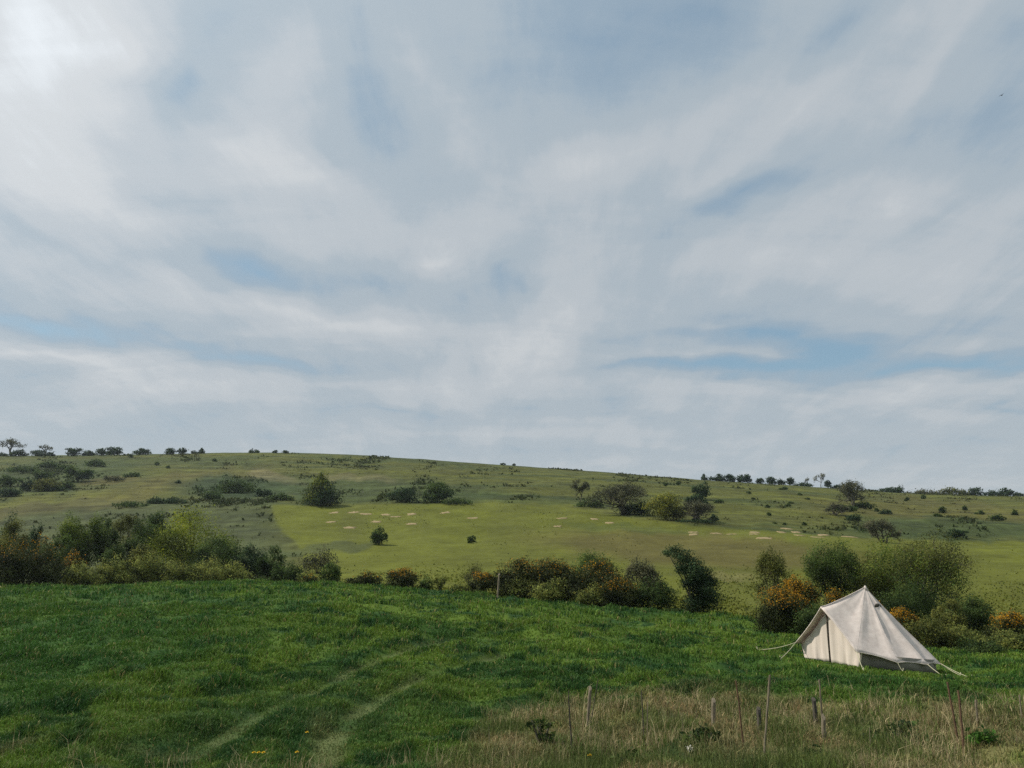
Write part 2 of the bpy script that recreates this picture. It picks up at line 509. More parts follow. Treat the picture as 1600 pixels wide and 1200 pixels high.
def build_grass():
    rng = np.random.default_rng(11)
    Vs, Qs, Ts, Cs, off = [], [], [], [], 0
    for (n, d0, d1, smax, h, wpx) in ((230000, 9.5, 15, .92, .10, .8), (200000, 15, 23, .9, .115, .85), (150000, 23, 36, .88, .13, .9), (110000, 36, 62, .85, .16, 1.0)):
        X, Y = scatter(n, d0, d1, smax, rng)
        Z = ground_z(X, Y)
        c, px, py, m, dm = zone_col(X, Y, Z)
        td = track_dist(X, Y)
        tuss = fbm(X / 0.8 + 31, Y / 0.8, 3)
        rt = np.hypot(X - TC['X'], Y - TC['Y']); tent = rt < 1.9; short = .45 + .55 * sm(2.6, 4.2, rt)
        keep = (rng.random(n) < (0.8 + 0.2 * sm(0.05, 0.4, td)) * np.clip(0.85 + 1.2 * tuss, .5, 1)) & (m > .3) & ~tent & (rng.random(n) > dm * .45)
        X, Y, c, td, tuss, short = X[keep], Y[keep], c[keep], td[keep], tuss[keep], short[keep]
        k = len(X)
        hh = h * (0.55 + 0.9 * rng.random(k)) * np.clip(1 + 2.2 * tuss + 1.6 * fbm(X / 2.1 + 77, Y / 2.1, 3), .4, 2.3) * (0.35 + 0.65 * sm(0.1, 0.4, td)) * short
        V, Q, T, _ = blades(X, Y, hh, np.maximum(0.008, wpx * Y / 759) * (0.6 + .8 * rng.random(k)), 0.2 + 0.7 * rng.random(k), rng)
        tone = np.clip(rng.normal(1.12, .24, k), .55, 1.9)[:, None] * (1 + (rng.random((k, 1)) - .5) * np.array([[.5, .1, .2]]))
        yel = rng.random(k) < .05
        cc = c * tone
        cc[yel] = np.array([.20, .19, .07]) * tone[yel]
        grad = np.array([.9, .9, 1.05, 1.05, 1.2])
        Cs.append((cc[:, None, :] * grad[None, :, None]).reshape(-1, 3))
        Vs.append(V); Qs.append(Q + off); Ts.append(T + off); off += len(V)
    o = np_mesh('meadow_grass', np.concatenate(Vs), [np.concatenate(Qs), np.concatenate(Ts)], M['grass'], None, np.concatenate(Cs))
    o['kind'] = 'stuff'; tag(o, 'lush dark green grass of the near meadow around the tent', 'grass')

    # tall dry grass and old stalks along the lost fence
    Vs, Qs, Ts, Cs, off = [], [], [], [], 0
    for (n, d0, d1, h, w) in ((190000, 9.5, 20, .17, .62), (24000, 9.5, 19, .36, .5)):
        X, Y = scatter(n, d0, d1, .92, rng)
        Z = ground_z(X, Y)
        c, px, py, m, dm = zone_col(X, Y, Z)
        cl = fbm(X / 0.7 + 3, Y / 0.7, 3)
        left = ell(px, py, 90, 1192, 170, 26, 0, .6) * .35
        keep = rng.random(n) < np.maximum(dm * np.clip(.5 + 3.2 * cl, .03, 1), left * np.clip(.2 + 3 * cl, 0, 1))
        X, Y, cl = X[keep], Y[keep], cl[keep]; k = len(X)
        hh = h * (0.5 + rng.random(k)) * np.clip(1 + 1.5 * cl, .5, 1.7)
        V, Q, T, _ = blades(X, Y, hh, np.maximum(.006, w * Y / 759) * (.4 + .8 * rng.random(k)), 0.15 + .8 * rng.random(k) ** 1.5, rng)
        pick = rng.random(k)
        cols = np.where((pick < .40)[:, None], np.array([[.50, .41, .23]]), np.where((pick < .60)[:, None], np.array([[.22, .165, .085]]), np.array([[.09, .135, .03]])))
        gp = fbm(X / 1.6 + 70, Y / 1.6, 3)
        cols = mixc(cols, (.085, .125, .03), sm(-.06, .12, gp) * .88)
        cols = cols * np.clip(rng.normal(1, .25, k), .4, 1.8)[:, None]
        Cs.append(np.repeat(cols, 5, 0)); Vs.append(V); Qs.append(Q + off); Ts.append(T + off); off += len(V)
    o = np_mesh('dry_grass', np.concatenate(Vs), [np.concatenate(Qs), np.concatenate(Ts)], M['grass'], None, np.concatenate(Cs))
    o['kind'] = 'stuff'; tag(o, 'tall bleached dry grass and dead stalks around the old fence posts', 'grass')

    # rough tussocks over the far hillside
    Vs, Qs, Ts, Cs, off = [], [], [], [], 0
    for (n, d0, d1, smax) in ((60000, 40, 85, .85), (150000, 85, 190, .8), (150000, 190, 345, .78)):
        X, Y = scatter(n, d0, d1, smax, rng)
        Z = ground_z(X, Y)
        c, px, py, m, dm = zone_col(X, Y, Z)
        scr = 1 - sm(.12, .75, np.linalg.norm(c - np.array(SCRUB), axis=1) / np.linalg.norm(np.array(HILL) - np.array(SCRUB)))
        cl = fbm(X / (2 + .03 * Y), Y / (2 + .03 * Y), 3)
        p_scr = scr * sm(-.04, .24, cl) * .8
        p_tuf = sm(-.12, .2, cl) * (1 - sm(60, 95, Y)) + .06 * sm(-.05, .2, cl)
        keep = (m < .4) & (rng.random(n) < np.maximum(p_scr, p_tuf))
        scr = scr[keep] * (rng.random(int(keep.sum())) < .8)
        X, Y, c = X[keep], Y[keep], c[keep]; k = len(X)
        V, Q, T, _ = blades(X, Y, ((.10 + .0005 * Y) + scr * (.25 + .001 * Y)) * (.4 + 1.1 * rng.random(k)), (0.0008 * Y + .05 + scr * .0012 * Y) * (.6 + rng.random(k)), 0.5 + .6 * rng.random(k), rng)
        tone = (1 - .12 * scr[:, None]) * np.clip(rng.normal(1.25, .16, k), .5, 1.8)[:, None] * (1 + (rng.random((k, 1)) - .5) * np.array([[.35, .05, .2]]))
        Cs.append(np.repeat(c * tone, 5, 0)); Vs.append(V); Qs.append(Q + off); Ts.append(T + off); off += len(V)
    o = np_mesh('hillside_grass', np.concatenate(Vs), [np.concatenate(Qs), np.concatenate(Ts)], M['grass'], None, np.concatenate(Cs))
    o['kind'] = 'stuff'; tag(o, 'rough olive grass covering the far hillside', 'grass')


build_grass()


# ------------------------------------------------------------------ shrubs and trees
def spot(px, base):
    """ground point at photo column px: base = photo row of the foot (over 600) or a depth in metres"""
    if base > 600:
        x, d = ground_hit(px, base)
    else:
        d = float(base); x = d * side(px, 880)
        for _ in range(3):
            z = float(base_z(np.array(x), np.array(d))[0])
            _, py = project(x, d, z); x = d * side(px, float(py))
    return x, d, float(ground_z(x, d))


def lobes_for(shape, W, H, rng):
    """(centre, radii) ellipsoids that make the outline of a crown W wide, H high"""
    L = []
    D = W * .8
    if shape == 'round':
        L.append(((0, 0, H * .52), (W * .36, D * .36, H * .40)))
        L.append(((.04 * W, -.05 * D, H * .27), (W * .42, D * .40, H * .26)))
        for k in range(9):
            a = rng.random() * 6.28; e = rng.uniform(.15, .85)
            r = rng.uniform(.16, .26)
            q = math.sqrt(max(0, 1 - (e * 2 - .9) ** 2)) * .5
            L.append(((math.cos(a) * (W * q - W * r * .75), math.sin(a) * (D * q - D * r * .75), H * (e * .85)), (W * r, D * r, H * r * 1.0)))
        L.append(((rng.uniform(-.12, .12) * W, 0, H * .80), (W * .22, D * .22, H * .20)))
    elif shape == 'low':
        n = max(4, int(W / max(H, .1) * 2.0))
        for k in range(n):
            t = (k + .5) / n * 2 - 1 + rng.uniform(-.1, .1)
            hh = H * (1 - .45 * t * t) * rng.uniform(.75, 1.0)
            L.append(((t * W * .42, rng.uniform(-.3, .3) * D, hh * .45), (W * .62 / n + H * .25, D * .3, hh * .55)))
    elif shape == 'tri':
        for k in range(8):
            t = k / 7.0
            r = W * .5 * (1 - t) ** .8 + .06 * W
            L.append(((rng.uniform(-.1, .1) * W * (1 - t) - .04 * W, rng.uniform(-.1, .1) * D, H * (.12 + .74 * t)), (r * .8, r * .7, H * .14)))
    elif shape == 'lean':
        pts = [(-.42, .87, .10), (-.25, .91, .16), (-.15, .82, .22), (-.02, .7, .25), (.08, .58, .30), (.14, .45, .32), (.18, .3, .33), (.2, .15, .32), (0, .12, .25), (.3, .45, .18), (-.2, .62, .13), (-.08, .42, .15)]
        for x, z, r in pts:
            L.append(((x * W, rng.uniform(-.15, .15) * D, z * H), (r * W * .92, r * D * .9, r * H * .55)))
    elif shape == 'ragged':
        for k in range(11):
            x = rng.uniform(-.4, .4); zt = rng.uniform(.2, .9) * (1 - .5 * abs(x))
            r = rng.uniform(.12, .24)
            L.append(((x * W, rng.uniform(-.35, .35) * D, zt * H), (r * W, r * D, r * H * .9)))
        L.append(((0, 0, H * .35), (W * .4, D * .4, H * .32)))
    elif shape == 'fan':
        for k in range(12):
            a = -1.2 + 2.4 * (k + .5) / 12
            q = rng.uniform(.55, .82)
            L.append(((math.sin(a) * W * .40 * rng.uniform(.7, 1), rng.uniform(-.3, .3) * D, H * (.22 + .62 * q * math.cos(a * .7))), (W * .15, D * .16, H * .15)))
        L.append(((0, 0, H * .3), (W * .3, D * .3, H * .25)))
    return L


def leaf_cloud(L, n, leaf, rng, shell=.38, down=0.0):
    """n leaf faces spread through the lobes -> V, Q, centre, how far out each one sits"""
    vol = np.array([(r[0] * r[1] * r[2]) ** .72 for _, r in L]); vol /= vol.sum()
    li = rng.choice(len(L), n, p=vol)
    C = np.array([c for c, _ in L])[li]; Rr = np.array([r for _, r in L])[li]
    v = rng.normal(size=(n, 3)); v /= np.linalg.norm(v, axis=1)[:, None]
    rad = rng.random(n) ** shell
    ph = li * 1.7
    lump = 1 + .30 * np.sin(v[:, 0] * 5 + ph) * np.sin(v[:, 1] * 4.3 + ph * 2) + .18 * np.sin(v[:, 2] * 6.1 + ph * .7 + v[:, 0] * 3)
    stray = 1 + (rng.random(n) < .12) * rng.random(n) * .38
    P = C + v * Rr * (rad * lump * stray)[:, None]
    P[:, 2] = np.maximum(P[:, 2], 0.02 + .05 * rng.random(n))
    # leaf orientation: outward-ish, random
    N = v + rng.normal(size=(n, 3)) * .7; N /= np.linalg.norm(N, axis=1)[:, None]
    t = rng.normal(size=(n, 3)); U = np.cross(N, t); U /= np.linalg.norm(U, axis=1)[:, None] + 1e-9
    W = np.cross(N, U)
    s = leaf * (.55 + .9 * rng.random(n))[:, None]
    a = P + U * s * .62; b = P + W * s * .36; c = P - U * s * .62; d = P - W * s * .36
    V = np.stack([a, b, c, d], 1).reshape(-1, 3)
    Q = np.arange(4 * n).reshape(-1, 4)
    return V, Q, P, rad


def tones(n, P, rng, spread=.25, hue=.25, clump=1.0):
    s = P[:, 0] / clump * 1.0
    cn = fbm(P[:, 0] / clump + 3, P[:, 2] / clump + P[:, 1] * .7 / clump, 2)
    t = np.clip(rng.normal(1, spread, n) + 2.1 * cn, .3, 2.2)
    k = (rng.random(n) - .5 + cn) * hue
    return np.stack([t * (1 + k), t, t * (1 - .6 * k)], -1)


def stems_mesh(L, H, r0, rng, n=7):
    A = Acc()
    order = rng.permutation(len(L))[:n]
    for i in order:
        c, r = L[i]
        b = np.array([rng.normal() * r0 * 1.5, rng.normal() * r0 * 1.5, -0.1])
        tip = np.array(c) + np.array([0, 0, r[2] * .5])
        mid = b * .6 + tip * .4; mid[2] = tip[2] * .5; mid[:2] *= .75
        t = np.linspace(0, 1, 5)[:, None]
        path = (1 - t) ** 2 * b + 2 * t * (1 - t) * mid + t * t * tip
        V, Q, c_ = tube(path, np.linspace(r0, r0 * .25, 5), 5)
        A.add(V, Q, c_)
    return A


def shrub(name, px, base, top, w, label, cat='bush', mat='dark', shape='round', cov=4.5, group=None, seed=None, flowers=0.0, leafpx=1.15,
          parts=True, stemr=None, spread=.25, flower_at='top', second=None, tilt=0.0):
    x, d, z = spot(px, base)
    rng = np.random.default_rng(int(px * 7 + top * 3 + w) if seed is None else seed)
    H = d * ray_ratio(top) - z
    H = max(H, .25)
    W = w * math.hypot(d * CT + z * ST, 0) / FPX
    L = lobes_for(shape, W, H, rng)
    zt = max(c[2] + r[2] for c, r in L); xl = min(c[0] - r[0] for c, r in L); xr = max(c[0] + r[0] for c, r in L)
    fz = H / zt * 1.02; fx = W / (xr - xl) * 1.10; x0 = (xl + xr) / 2
    L = [(((c[0] - x0) * fx, c[1] * fx, c[2] * fz), (r[0] * fx, r[1] * fx, r[2] * fz)) for c, r in L]
    leaf = max(.06, leafpx * d / 759)
    leaf = min(leaf, .22 * min(W, H) + .03)
    n = int(min(22000, max(60, cov * W * H / (leaf * leaf * .45))))
    V, Q, P, rad = leaf_cloud(L, n, leaf, rng)
    col = tones(n, P, rng, spread, .28, max(.25 * H, .3))
    if second is not None:      # some leaves tinted towards upper left: sunlit side put into the colour
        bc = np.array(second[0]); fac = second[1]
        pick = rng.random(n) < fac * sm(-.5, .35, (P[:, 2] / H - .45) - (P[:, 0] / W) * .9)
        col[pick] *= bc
    col = np.repeat(col, 4, 0)
    if not parts:
        o = np_mesh(name, V, Q, M[mat], None, col, loc=(x, d, z))
        return tag(o, label, cat, group)
    root = empty(name, (x, d, z))
    tag(root, label, cat, group)
    np_mesh('crown' if cat == 'tree' else 'foliage', V, Q, M[mat], root, col)
    r0 = stemr or max(.03, .016 * H)
    stems_mesh(L, H, r0, rng, 7).build('trunk' if cat == 'tree' else 'stems', M['bark'], root, True)
    if flowers > 0:
        nf = int(flowers * n * .85)
        V, Q, P, rad = leaf_cloud(L, nf * 4, leaf * .8, rng, .12)
        hn = P[:, 2] / H
        k = (rng.random(nf * 4) < sm(.48, .95, hn) * (.35 + 1.5 * np.clip(fbm(P[:, 0] / (.16 * W) + 11, P[:, 2] / (.16 * W), 2) + .2, 0, 1))) & (P[:, 2] > .25 * H)
        k = np.nonzero(k)[0]
        if len(k) > 3:
            V = V.reshape(-1, 4, 3)[k].reshape(-1, 3)
            cc = np.clip(rng.normal(1, .25, len(k)), .4, 1.6)
            cc = np.stack([cc, cc * rng.uniform(.8, 1.15, len(k)), cc], -1)
            np_mesh('flowers', V, np.arange(len(V)).reshape(-1, 4), M['flower'], root, np.repeat(cc, 4, 0))['kind'] = 'stuff'
    return root


def bare_tree(name, px, base, top, w, label, group=None, buds='grey', cov=.8, trunk_r=.22, seed=1, lift=.25, depth=5, cat='tree'):
    """a tree with its branches showing: trunk and limbs, and a thin veil of twigs"""
    x, d, z = spot(px, base)
    H = d * ray_ratio(top) - z
    W = w * (d * CT + z * ST) / FPX
    rng = np.random.default_rng(seed)
    root = empty(name, (x, d, z)); tag(root, label, cat, group)
    A = Acc(); tips = []

    def grow(p, dirv, length, r, lev):
        q = p + dirv * length
        m = (p + q) / 2 + rng.normal(size=3) * length * .06
        V, Q, c = tube([p, m, q], [r, r * .85, r * .7], 5 if lev < 2 else 3)
        A.add(V, Q, c)
        tips.append(q)
        if lev >= depth:
            return
        for k in range(3 if lev < 3 else 2):
            nd = dirv + rng.normal(size=3) * .55; nd[2] += .10; nd /= np.linalg.norm(nd)
            grow(q, nd, length * rng.uniform(.62, .82), r * .62, lev + 1)
    nst = 1 if lift > .2 else 4
    for s_ in range(nst):
        dv = np.array([0, 0, 1.0]) if nst == 1 else np.array([rng.normal() * .4, rng.normal() * .4, 1.0])
        grow(np.array([rng.normal() * .1 * (nst > 1), rng.normal() * .1 * (nst > 1), -.1]), dv / np.linalg.norm(dv), H * lift, trunk_r, 0)
    V = np.concatenate(A.V)
    sx = W / (V[:, 0].max() - V[:, 0].min()); sz = H / V[:, 2].max()
    cx = (V[:, 0].max() + V[:, 0].min()) / 2
    k = np.clip(V[:, 2] / V[:, 2].max(), 0, 1) ** .5
    S = lambda v: np.stack([(v[:, 0] - cx * np.clip(v[:, 2] / (H * .6), 0, 1)) * sx, v[:, 1] * sx, v[:, 2] * sz], -1)
    A.V = [S(v) for v in A.V]
    A.build('trunk', M['bark'], root, True)
    tp = S(np.array(tips)); tp = tp[tp[:, 2] > H * .3]
    leaf = max(.07, .9 * d / 759)
    n = int(cov * W * H / (leaf * leaf * .45))
    idx = rng.integers(0, len(tp), n)
    L = [((0, 0, 0), (1, 1, 1))]
    Vv, Q, P, _ = leaf_cloud(L, n, leaf, rng)
    P2 = tp[idx] + rng.normal(size=(n, 3)) * .05 * min(W, H)
    Vv = (Vv.reshape(-1, 4, 3) - P[:, None, :] + P2[:, None, :]).reshape(-1, 3)
    np_mesh('crown', Vv, Q, M[buds], root, np.repeat(tones(n, P2, rng, .25, .2, .3 * H), 4, 0))
    return root


# ------------------------------------------------------------------ vegetation, thing by thing
G_SKY = 'bushes along the skyline'
G_HILL = 'scrub dotted over the far hillside'
G_EDGE = 'bushes along the far edge of the meadow'
G_GORSE = 'gorse bushes at the meadow edge'
G_BRAM = 'bramble mounds at the meadow edge'
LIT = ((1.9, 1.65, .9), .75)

# --- skyline
bare_tree('bare_tree', 17, 346, 684, 35, 'leafless round-headed tree, tallest on the skyline at the far left', None, cov=.75, trunk_r=.30, seed=5, lift=.24)
bare_tree('bare_tree', 73, 347, 696, 22, 'small twiggy leafless tree rising out of a skyline bush', None, cov=.6, trunk_r=.14, seed=8)
bare_tree('bare_tree', 1283, 346, 740, 15, 'pale thin leafless tree alone on the skyline above the right slope', None, cov=.8, trunk_r=.16, seed=9)
bare_tree('bare_tree', 1261, 347, 746, 10, 'smallest faint leafless tree on the right skyline', None, cov=.7, trunk_r=.1, seed=12)
SKY = [
    (4, 707, 16, 'low', 'low dark bush at the foot of the tall leafless skyline tree, cut by the frame'),
    (30, 702, 25, 'round', 'round dark bush just beside the tall leafless skyline tree'),
    (60, 703, 24, 'round', 'dark skyline bush next to the pale gap, under small twiggy tree'),
    (80, 706, 14, 'round', 'small dark bush below the twiggy skyline tree'),
    (114, 699, 26, 'ragged', 'peaked dark bush starting the longest skyline clump'),
    (136, 703, 24, 'low', 'flat middle bush of the longest skyline clump'),
    (158, 700, 18, 'round', 'narrow rounded bush in the longest skyline clump'),
    (179, 698, 26, 'ragged', 'broad high bush ending the longest skyline clump'),
    (222, 699, 27, 'ragged', 'flat-topped gappy bush alone on the left skyline'),
    (267, 700, 18, 'round', 'left half of the square-looking pair of skyline bushes'),
    (284, 699, 14, 'round', 'right half of the square-looking pair of skyline bushes'),
    (314, 699, 11, 'tri', 'small pointed bush standing by itself on the skyline'),
    (303, 704, 9, 'low', 'tiny low bush touching the pointed skyline bush'),
    (397, 702, 19, 'low', 'first and widest of three bushes on bare skyline'),
    (429, 703, 10, 'round', 'middle and smallest of three bushes on bare skyline'),
    (446, 703, 12, 'round', 'last of three bushes on bare skyline, before the long bare crest'),
    (786, 723, 9, 'round', 'lone tiny bush on the middle of the bare crest'),
    (803, 724, 6, 'round', 'tiniest bush on the bare crest, beside another tiny one'),
    (1100, 739, 10, 'tri', 'pointed bush where the right skyline hedge begins'),
    (1112, 745, 18, 'low', 'low stretch of skyline hedge between pointed and domed bushes'),
    (1125, 740, 18, 'round', 'first large dome in the dark right skyline hedge'),
    (1142, 740, 18, 'round', 'second large dome in the dark right skyline hedge'),
    (1158, 741, 14, 'round', 'third dome in the dark right skyline hedge'),
    (1168, 740, 14, 'round', 'fourth dome in the dark right skyline hedge, before the dip'),
    (1188, 746, 14, 'round', 'lower bush in the dip of the right skyline hedge'),
    (1206, 744, 17, 'round', 'domed bush after the dip in the right skyline hedge'),
    (1221, 748, 14, 'low', 'low bush between the last two domes of right skyline hedge'),
    (1236, 745, 13, 'round', 'last domed bush of the right skyline hedge'),
    (1256, 754, 32, 'low', 'long low hedge running on from the domes towards the pale tree'),
    (1294, 750, 12, 'round', 'small upright bush just past the pale leafless skyline tree'),
    (1311, 757, 22, 'low', 'low hedge between upright bush and brown thicket on skyline'),
    (1385, 762, 40, 'low', 'low hedge on the skyline just past the brown thicket'),
    (1402, 759, 22, 'low', 'slightly taller dark bush in the low right skyline hedge'),
    (1445, 764, 50, 'low', 'long thin greyish hedge on the right skyline'),
    (1483, 760, 26, 'low', 'yellowish bush in the low right skyline hedge'),
    (1504, 765, 22, 'low', 'low hedge between yellowish bush and first round bush'),
    (1525, 761, 25, 'round', 'first of the two round dark bushes near skyline end'),
    (1549, 766, 24, 'low', 'low hedge between the two round dark skyline bushes'),
    (1571, 762, 25, 'round', 'second of the two round dark bushes near skyline end'),
    (1592, 769, 18, 'low', 'low bush ending the skyline at the frame edge'),
]
for px, top, w, shp, lab in SKY:
    m = 'olive' if 'yellowish' in lab else ('grey' if 'greyish' in lab else 'deep')
    shrub('skyline_bush', px, 344, top, w, lab, 'bush', m, shp, 3.2 if m != 'deep' else 4.5, G_SKY, parts=w > 11)

# --- scrub dotted over the far hillside
HILL_S = [
    (30, 738, 727, 60, 'low', 'dark', 'long dark strip of scrub highest on the left slope'),
    (75, 729, 720, 36, 'low', 'dark', 'short dark scrub strip just under the left skyline'),
    (97, 735, 727, 18, 'round', 'dark', 'small dark bush between scrub strip and large dark mass'),
    (122, 752, 727, 44, 'ragged', 'deep', 'largest dark thicket on the upper left slope'),
    (62, 750, 735, 32, 'ragged', 'dark', 'dark bush uphill of the yellow-green hillside bush'),
    (12, 760, 742, 36, 'ragged', 'dark', 'dark ragged bush at the edge of the frame on left slope'),
    (72, 767, 747, 40, 'round', 'olive', 'yellow-green bush amid the dark scrub on left slope'),
    (42, 766, 745, 22, 'ragged', 'deep', 'upright dark bush against the yellow-green hillside bush'),
    (84, 767, 758, 34, 'low', 'deep', 'dark skirt of scrub below the yellow-green hillside bush'),
    (14, 774, 760, 42, 'low', 'deep', 'lowest dark scrub clump at the frame edge on left slope'),
    (105, 761, 752, 22, 'low', 'dark', 'small scrub patch below the largest dark thicket'),
    (152, 728, 717, 32, 'low', 'dark', 'faint scrub patch below the longest skyline clump'),
    (206, 744, 737, 26, 'low', 'dark', 'narrow dark scrub where brown bank meets green slope'),
    (178, 751, 743, 34, 'low', 'grey', 'brownish scrub along the bank on left slope'),
    (204, 715, 709, 9, 'round', 'dark', 'single small dark bush just under the left skyline'),
    (278, 757, 750, 11, 'round', 'deep', 'single black-green bush left of the dark hollow'),
    (245, 787, 776, 34, 'low', 'deep', 'first bush of the dark hedge strip on the left slope'),
    (275, 788, 776, 34, 'low', 'deep', 'last bush of the dark hedge strip on the left slope'),
    (205, 794, 783, 50, 'low', 'dark', 'fainter hedge strip trailing from the dark hedge strip'),
    (330, 778, 766, 34, 'low', 'dark', 'scrub low in the dark hollow, nearest the grey bank'),
    (368, 766, 748, 54, 'low', 'dark', 'broad scrub clump in the middle of the dark hollow'),
    (412, 772, 762, 26, 'low', 'deep', 'small dark clump at the far side of the dark hollow'),
    (438, 782, 770, 40, 'low', 'dark', 'scrub clump between dark hollow and pointed thorn tree'),
    (628, 785, 761, 48, 'round', 'deep', 'smaller of two round dark bushes on the bank above bright field'),
    (684, 785, 752, 49, 'round', 'deep', 'larger of two round dark bushes on the bank above bright field'),
    (715, 787, 778, 44, 'low', 'dark', 'low dark shrub trailing from the larger round bush'),
    (592, 852, 821, 28, 'round', 'dark', 'larger of two lone bushes standing out in the bright field'),
    (737, 849, 836, 15, 'round', 'dark', 'smaller of two lone bushes standing out in the bright field'),
    (922, 790, 779, 44, 'low', 'dark', 'low dark shrub at the foot of the small grey thorn'),
    (992, 803, 781, 52, 'low', 'deep', 'dark evergreen shrub at the foot of the wide grey thicket'),
    (1096, 780, 752, 26, 'ragged', 'deep', 'uppermost dark bush in the stack on the right of the thicket'),
    (1087, 795, 770, 36, 'ragged', 'deep', 'dark bush in mid stack, beside the olive tree'),
    (1115, 817, 802, 18, 'tri', 'deep', 'small dark pointed bush right of the thicket'),
    (1088, 822, 810, 60, 'low', 'deep', 'black-green hedge foot under the olive tree and thicket'),
    (1123, 787, 780, 14, 'low', 'dark', 'small flat dark bush above the small pointed bush'),
    (1224, 766, 760, 13, 'low', 'dark', 'dark bush hugging the underside of the skyline hedge'),
    (1318, 800, 788, 44, 'low', 'dark', 'dark scrub at the foot of the brown skyline thicket'),
    (1352, 794, 782, 32, 'low', 'dark', 'dark scrub running right from the brown skyline thicket'),
    (1333, 813, 803, 26, 'low', 'deep', 'dark flat bush below the brown skyline thicket'),
    (1383, 805, 796, 20, 'low', 'deep', 'dark bush between brown thicket and right-hand slope'),
    (1370, 799, 793, 8, 'round', 'dark', 'tiny bush between two dark flat bushes on right slope'),
    (1473, 799, 791, 12, 'round', 'dark', 'small bush near the top of the open right slope'),
    (1466, 810, 802, 12, 'round', 'dark', 'small bush just below another on the open right slope'),
    (1495, 840, 826, 30, 'ragged', 'deep', 'largest dark bush low on the open right slope'),
    (1558, 811, 803, 22, 'low', 'dark', 'dark bush high on the right slope near the frame edge'),
    (1586, 802, 796, 12, 'low', 'dark', 'small dark bush nearest the frame edge on right slope'),
    (1532, 802, 797, 14, 'low', 'dark', 'thin dark bush on the right slope under the first round bush'),
]
for px, base, top, w, shp, m, lab in HILL_S:
    shrub('hillside_bush', px, base, top, w, lab, 'bush', m, shp, 4.2, G_HILL, parts=w > 24,
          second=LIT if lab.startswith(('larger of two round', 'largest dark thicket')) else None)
# dots that nothing tells apart
for px, base in [(1170, 773), (1177, 783), (1200, 794), (1236, 789), (1202, 806), (1232, 792), (1262, 783), (1211, 822), (1226, 822), (1257, 821), (1250, 776), (1417, 782), (1443, 778), (1508, 795), (1040, 760), (1060, 757), (335, 722), (262, 733), (245, 727), (690, 760)]:
    shrub('hillside_bush', px, base, base - 6, 8, 'tiny dark scrub bush dotted by itself on the open hillside', 'bush', 'dark', 'round', 4, 'tiny scrub dots on the open hillside', parts=False)

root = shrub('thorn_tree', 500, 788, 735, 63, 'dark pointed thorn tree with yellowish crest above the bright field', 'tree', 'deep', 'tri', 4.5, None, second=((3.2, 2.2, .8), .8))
bare_tree('thorn_tree', 907, 785, 750, 28, 'small sparse grey thorn tree left of the wide thicket', None, cov=1.5, trunk_r=.16, seed=21, lift=.3)
bare_tree('thicket', 975, 803, 754, 90, 'wide leafless grey-brown thicket on the middle slope', None, cov=1.9, trunk_r=.12, seed=22, lift=.18, cat='thicket')
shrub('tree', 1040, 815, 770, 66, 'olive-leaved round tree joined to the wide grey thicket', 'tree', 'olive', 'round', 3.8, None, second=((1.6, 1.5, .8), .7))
bare_tree('thicket', 1082, 818, 782, 66, 'grey twiggy thicket beside the olive tree, over dark hedge foot', None, cov=2.0, trunk_r=.12, seed=24, lift=.18, cat='thicket')
bare_tree('thicket', 1334, 793, 750, 44, 'brown leafless thicket breaking the skyline on the right', None, cov=2.2, trunk_r=.16, seed=25, lift=.18, cat='thicket')
bare_tree('thicket', 1305, 803, 785, 40, 'low grey twiggy thicket below the brown skyline one', None, cov=1.3, trunk_r=.08, seed=26, lift=.18, cat='thicket')
bare_tree('thicket', 1382, 852, 812, 56, 'grey leafless thicket at the corner of the right-hand field', None, cov=2.0, trunk_r=.1, seed=27, lift=.18, cat='thicket')

# --- trees and bushes beyond the left half of the meadow
shrub('bush', 10, 78, 812, 70, 'yellow-green bush behind the large gorse at the frame edge', 'bush', 'olive', 'ragged', 4.2, G_EDGE)
shrub('bush', 8, 90, 803, 28, 'small dark bush above the yellow-green one at frame edge', 'bush', 'deep', 'low', 4.2, G_EDGE)
shrub('bush', 53, 76, 819, 32, 'narrow dark bush behind the right end of the large gorse', 'bush', 'deep', 'ragged', 4.2, G_EDGE)
shrub('bush', 84, 72, 835, 46, 'pale green bush between narrow dark bush and big round thicket', 'bush', 'mid', 'ragged', 3.6, G_EDGE)
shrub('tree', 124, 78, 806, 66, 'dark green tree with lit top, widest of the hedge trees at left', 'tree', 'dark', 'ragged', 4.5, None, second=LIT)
shrub('tree', 162, 80, 808, 36, 'slim dark tree beside the wide hedge tree', 'tree', 'dark', 'ragged', 3.4, None)
bare_tree('tree', 186, 82, 806, 44, 'half-leafless greyish tree between two green hedge trees', None, buds='olive', cov=1.5, trunk_r=.1, seed=31, lift=.22)
shrub('tree', 214, 80, 812, 46, 'mid green tree just left of the big round tree', 'tree', 'dark', 'ragged', 3.6, None)
shrub('tree', 238, 92, 798, 40, 'dark tree peeping above the left shoulder of the big round tree', 'tree', 'dark', 'round', 4.2, None)
shrub('bush', 178, 70, 848, 48, 'rounded green bush low in front of the hedge trees', 'bush', 'dark', 'round', 4, G_EDGE)
shrub('bush', 222, 70, 850, 44, 'olive bush low beneath the mid green tree', 'bush', 'olive', 'ragged', 4, G_EDGE)
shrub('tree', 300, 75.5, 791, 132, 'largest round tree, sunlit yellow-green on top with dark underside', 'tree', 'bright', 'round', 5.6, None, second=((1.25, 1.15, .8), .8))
shrub('bush', 338, 71.5, 838, 80, 'dark bush standing in for shade on the lower right of the largest round tree', 'bush', 'dark', 'round', 4.6, G_EDGE)  # dark foliage put in front as the round tree's shaded underside
shrub('bush', 392, 68, 850, 60, 'dark sloping bush right of the largest round tree', 'bush', 'deep', 'ragged', 4.5, G_EDGE)
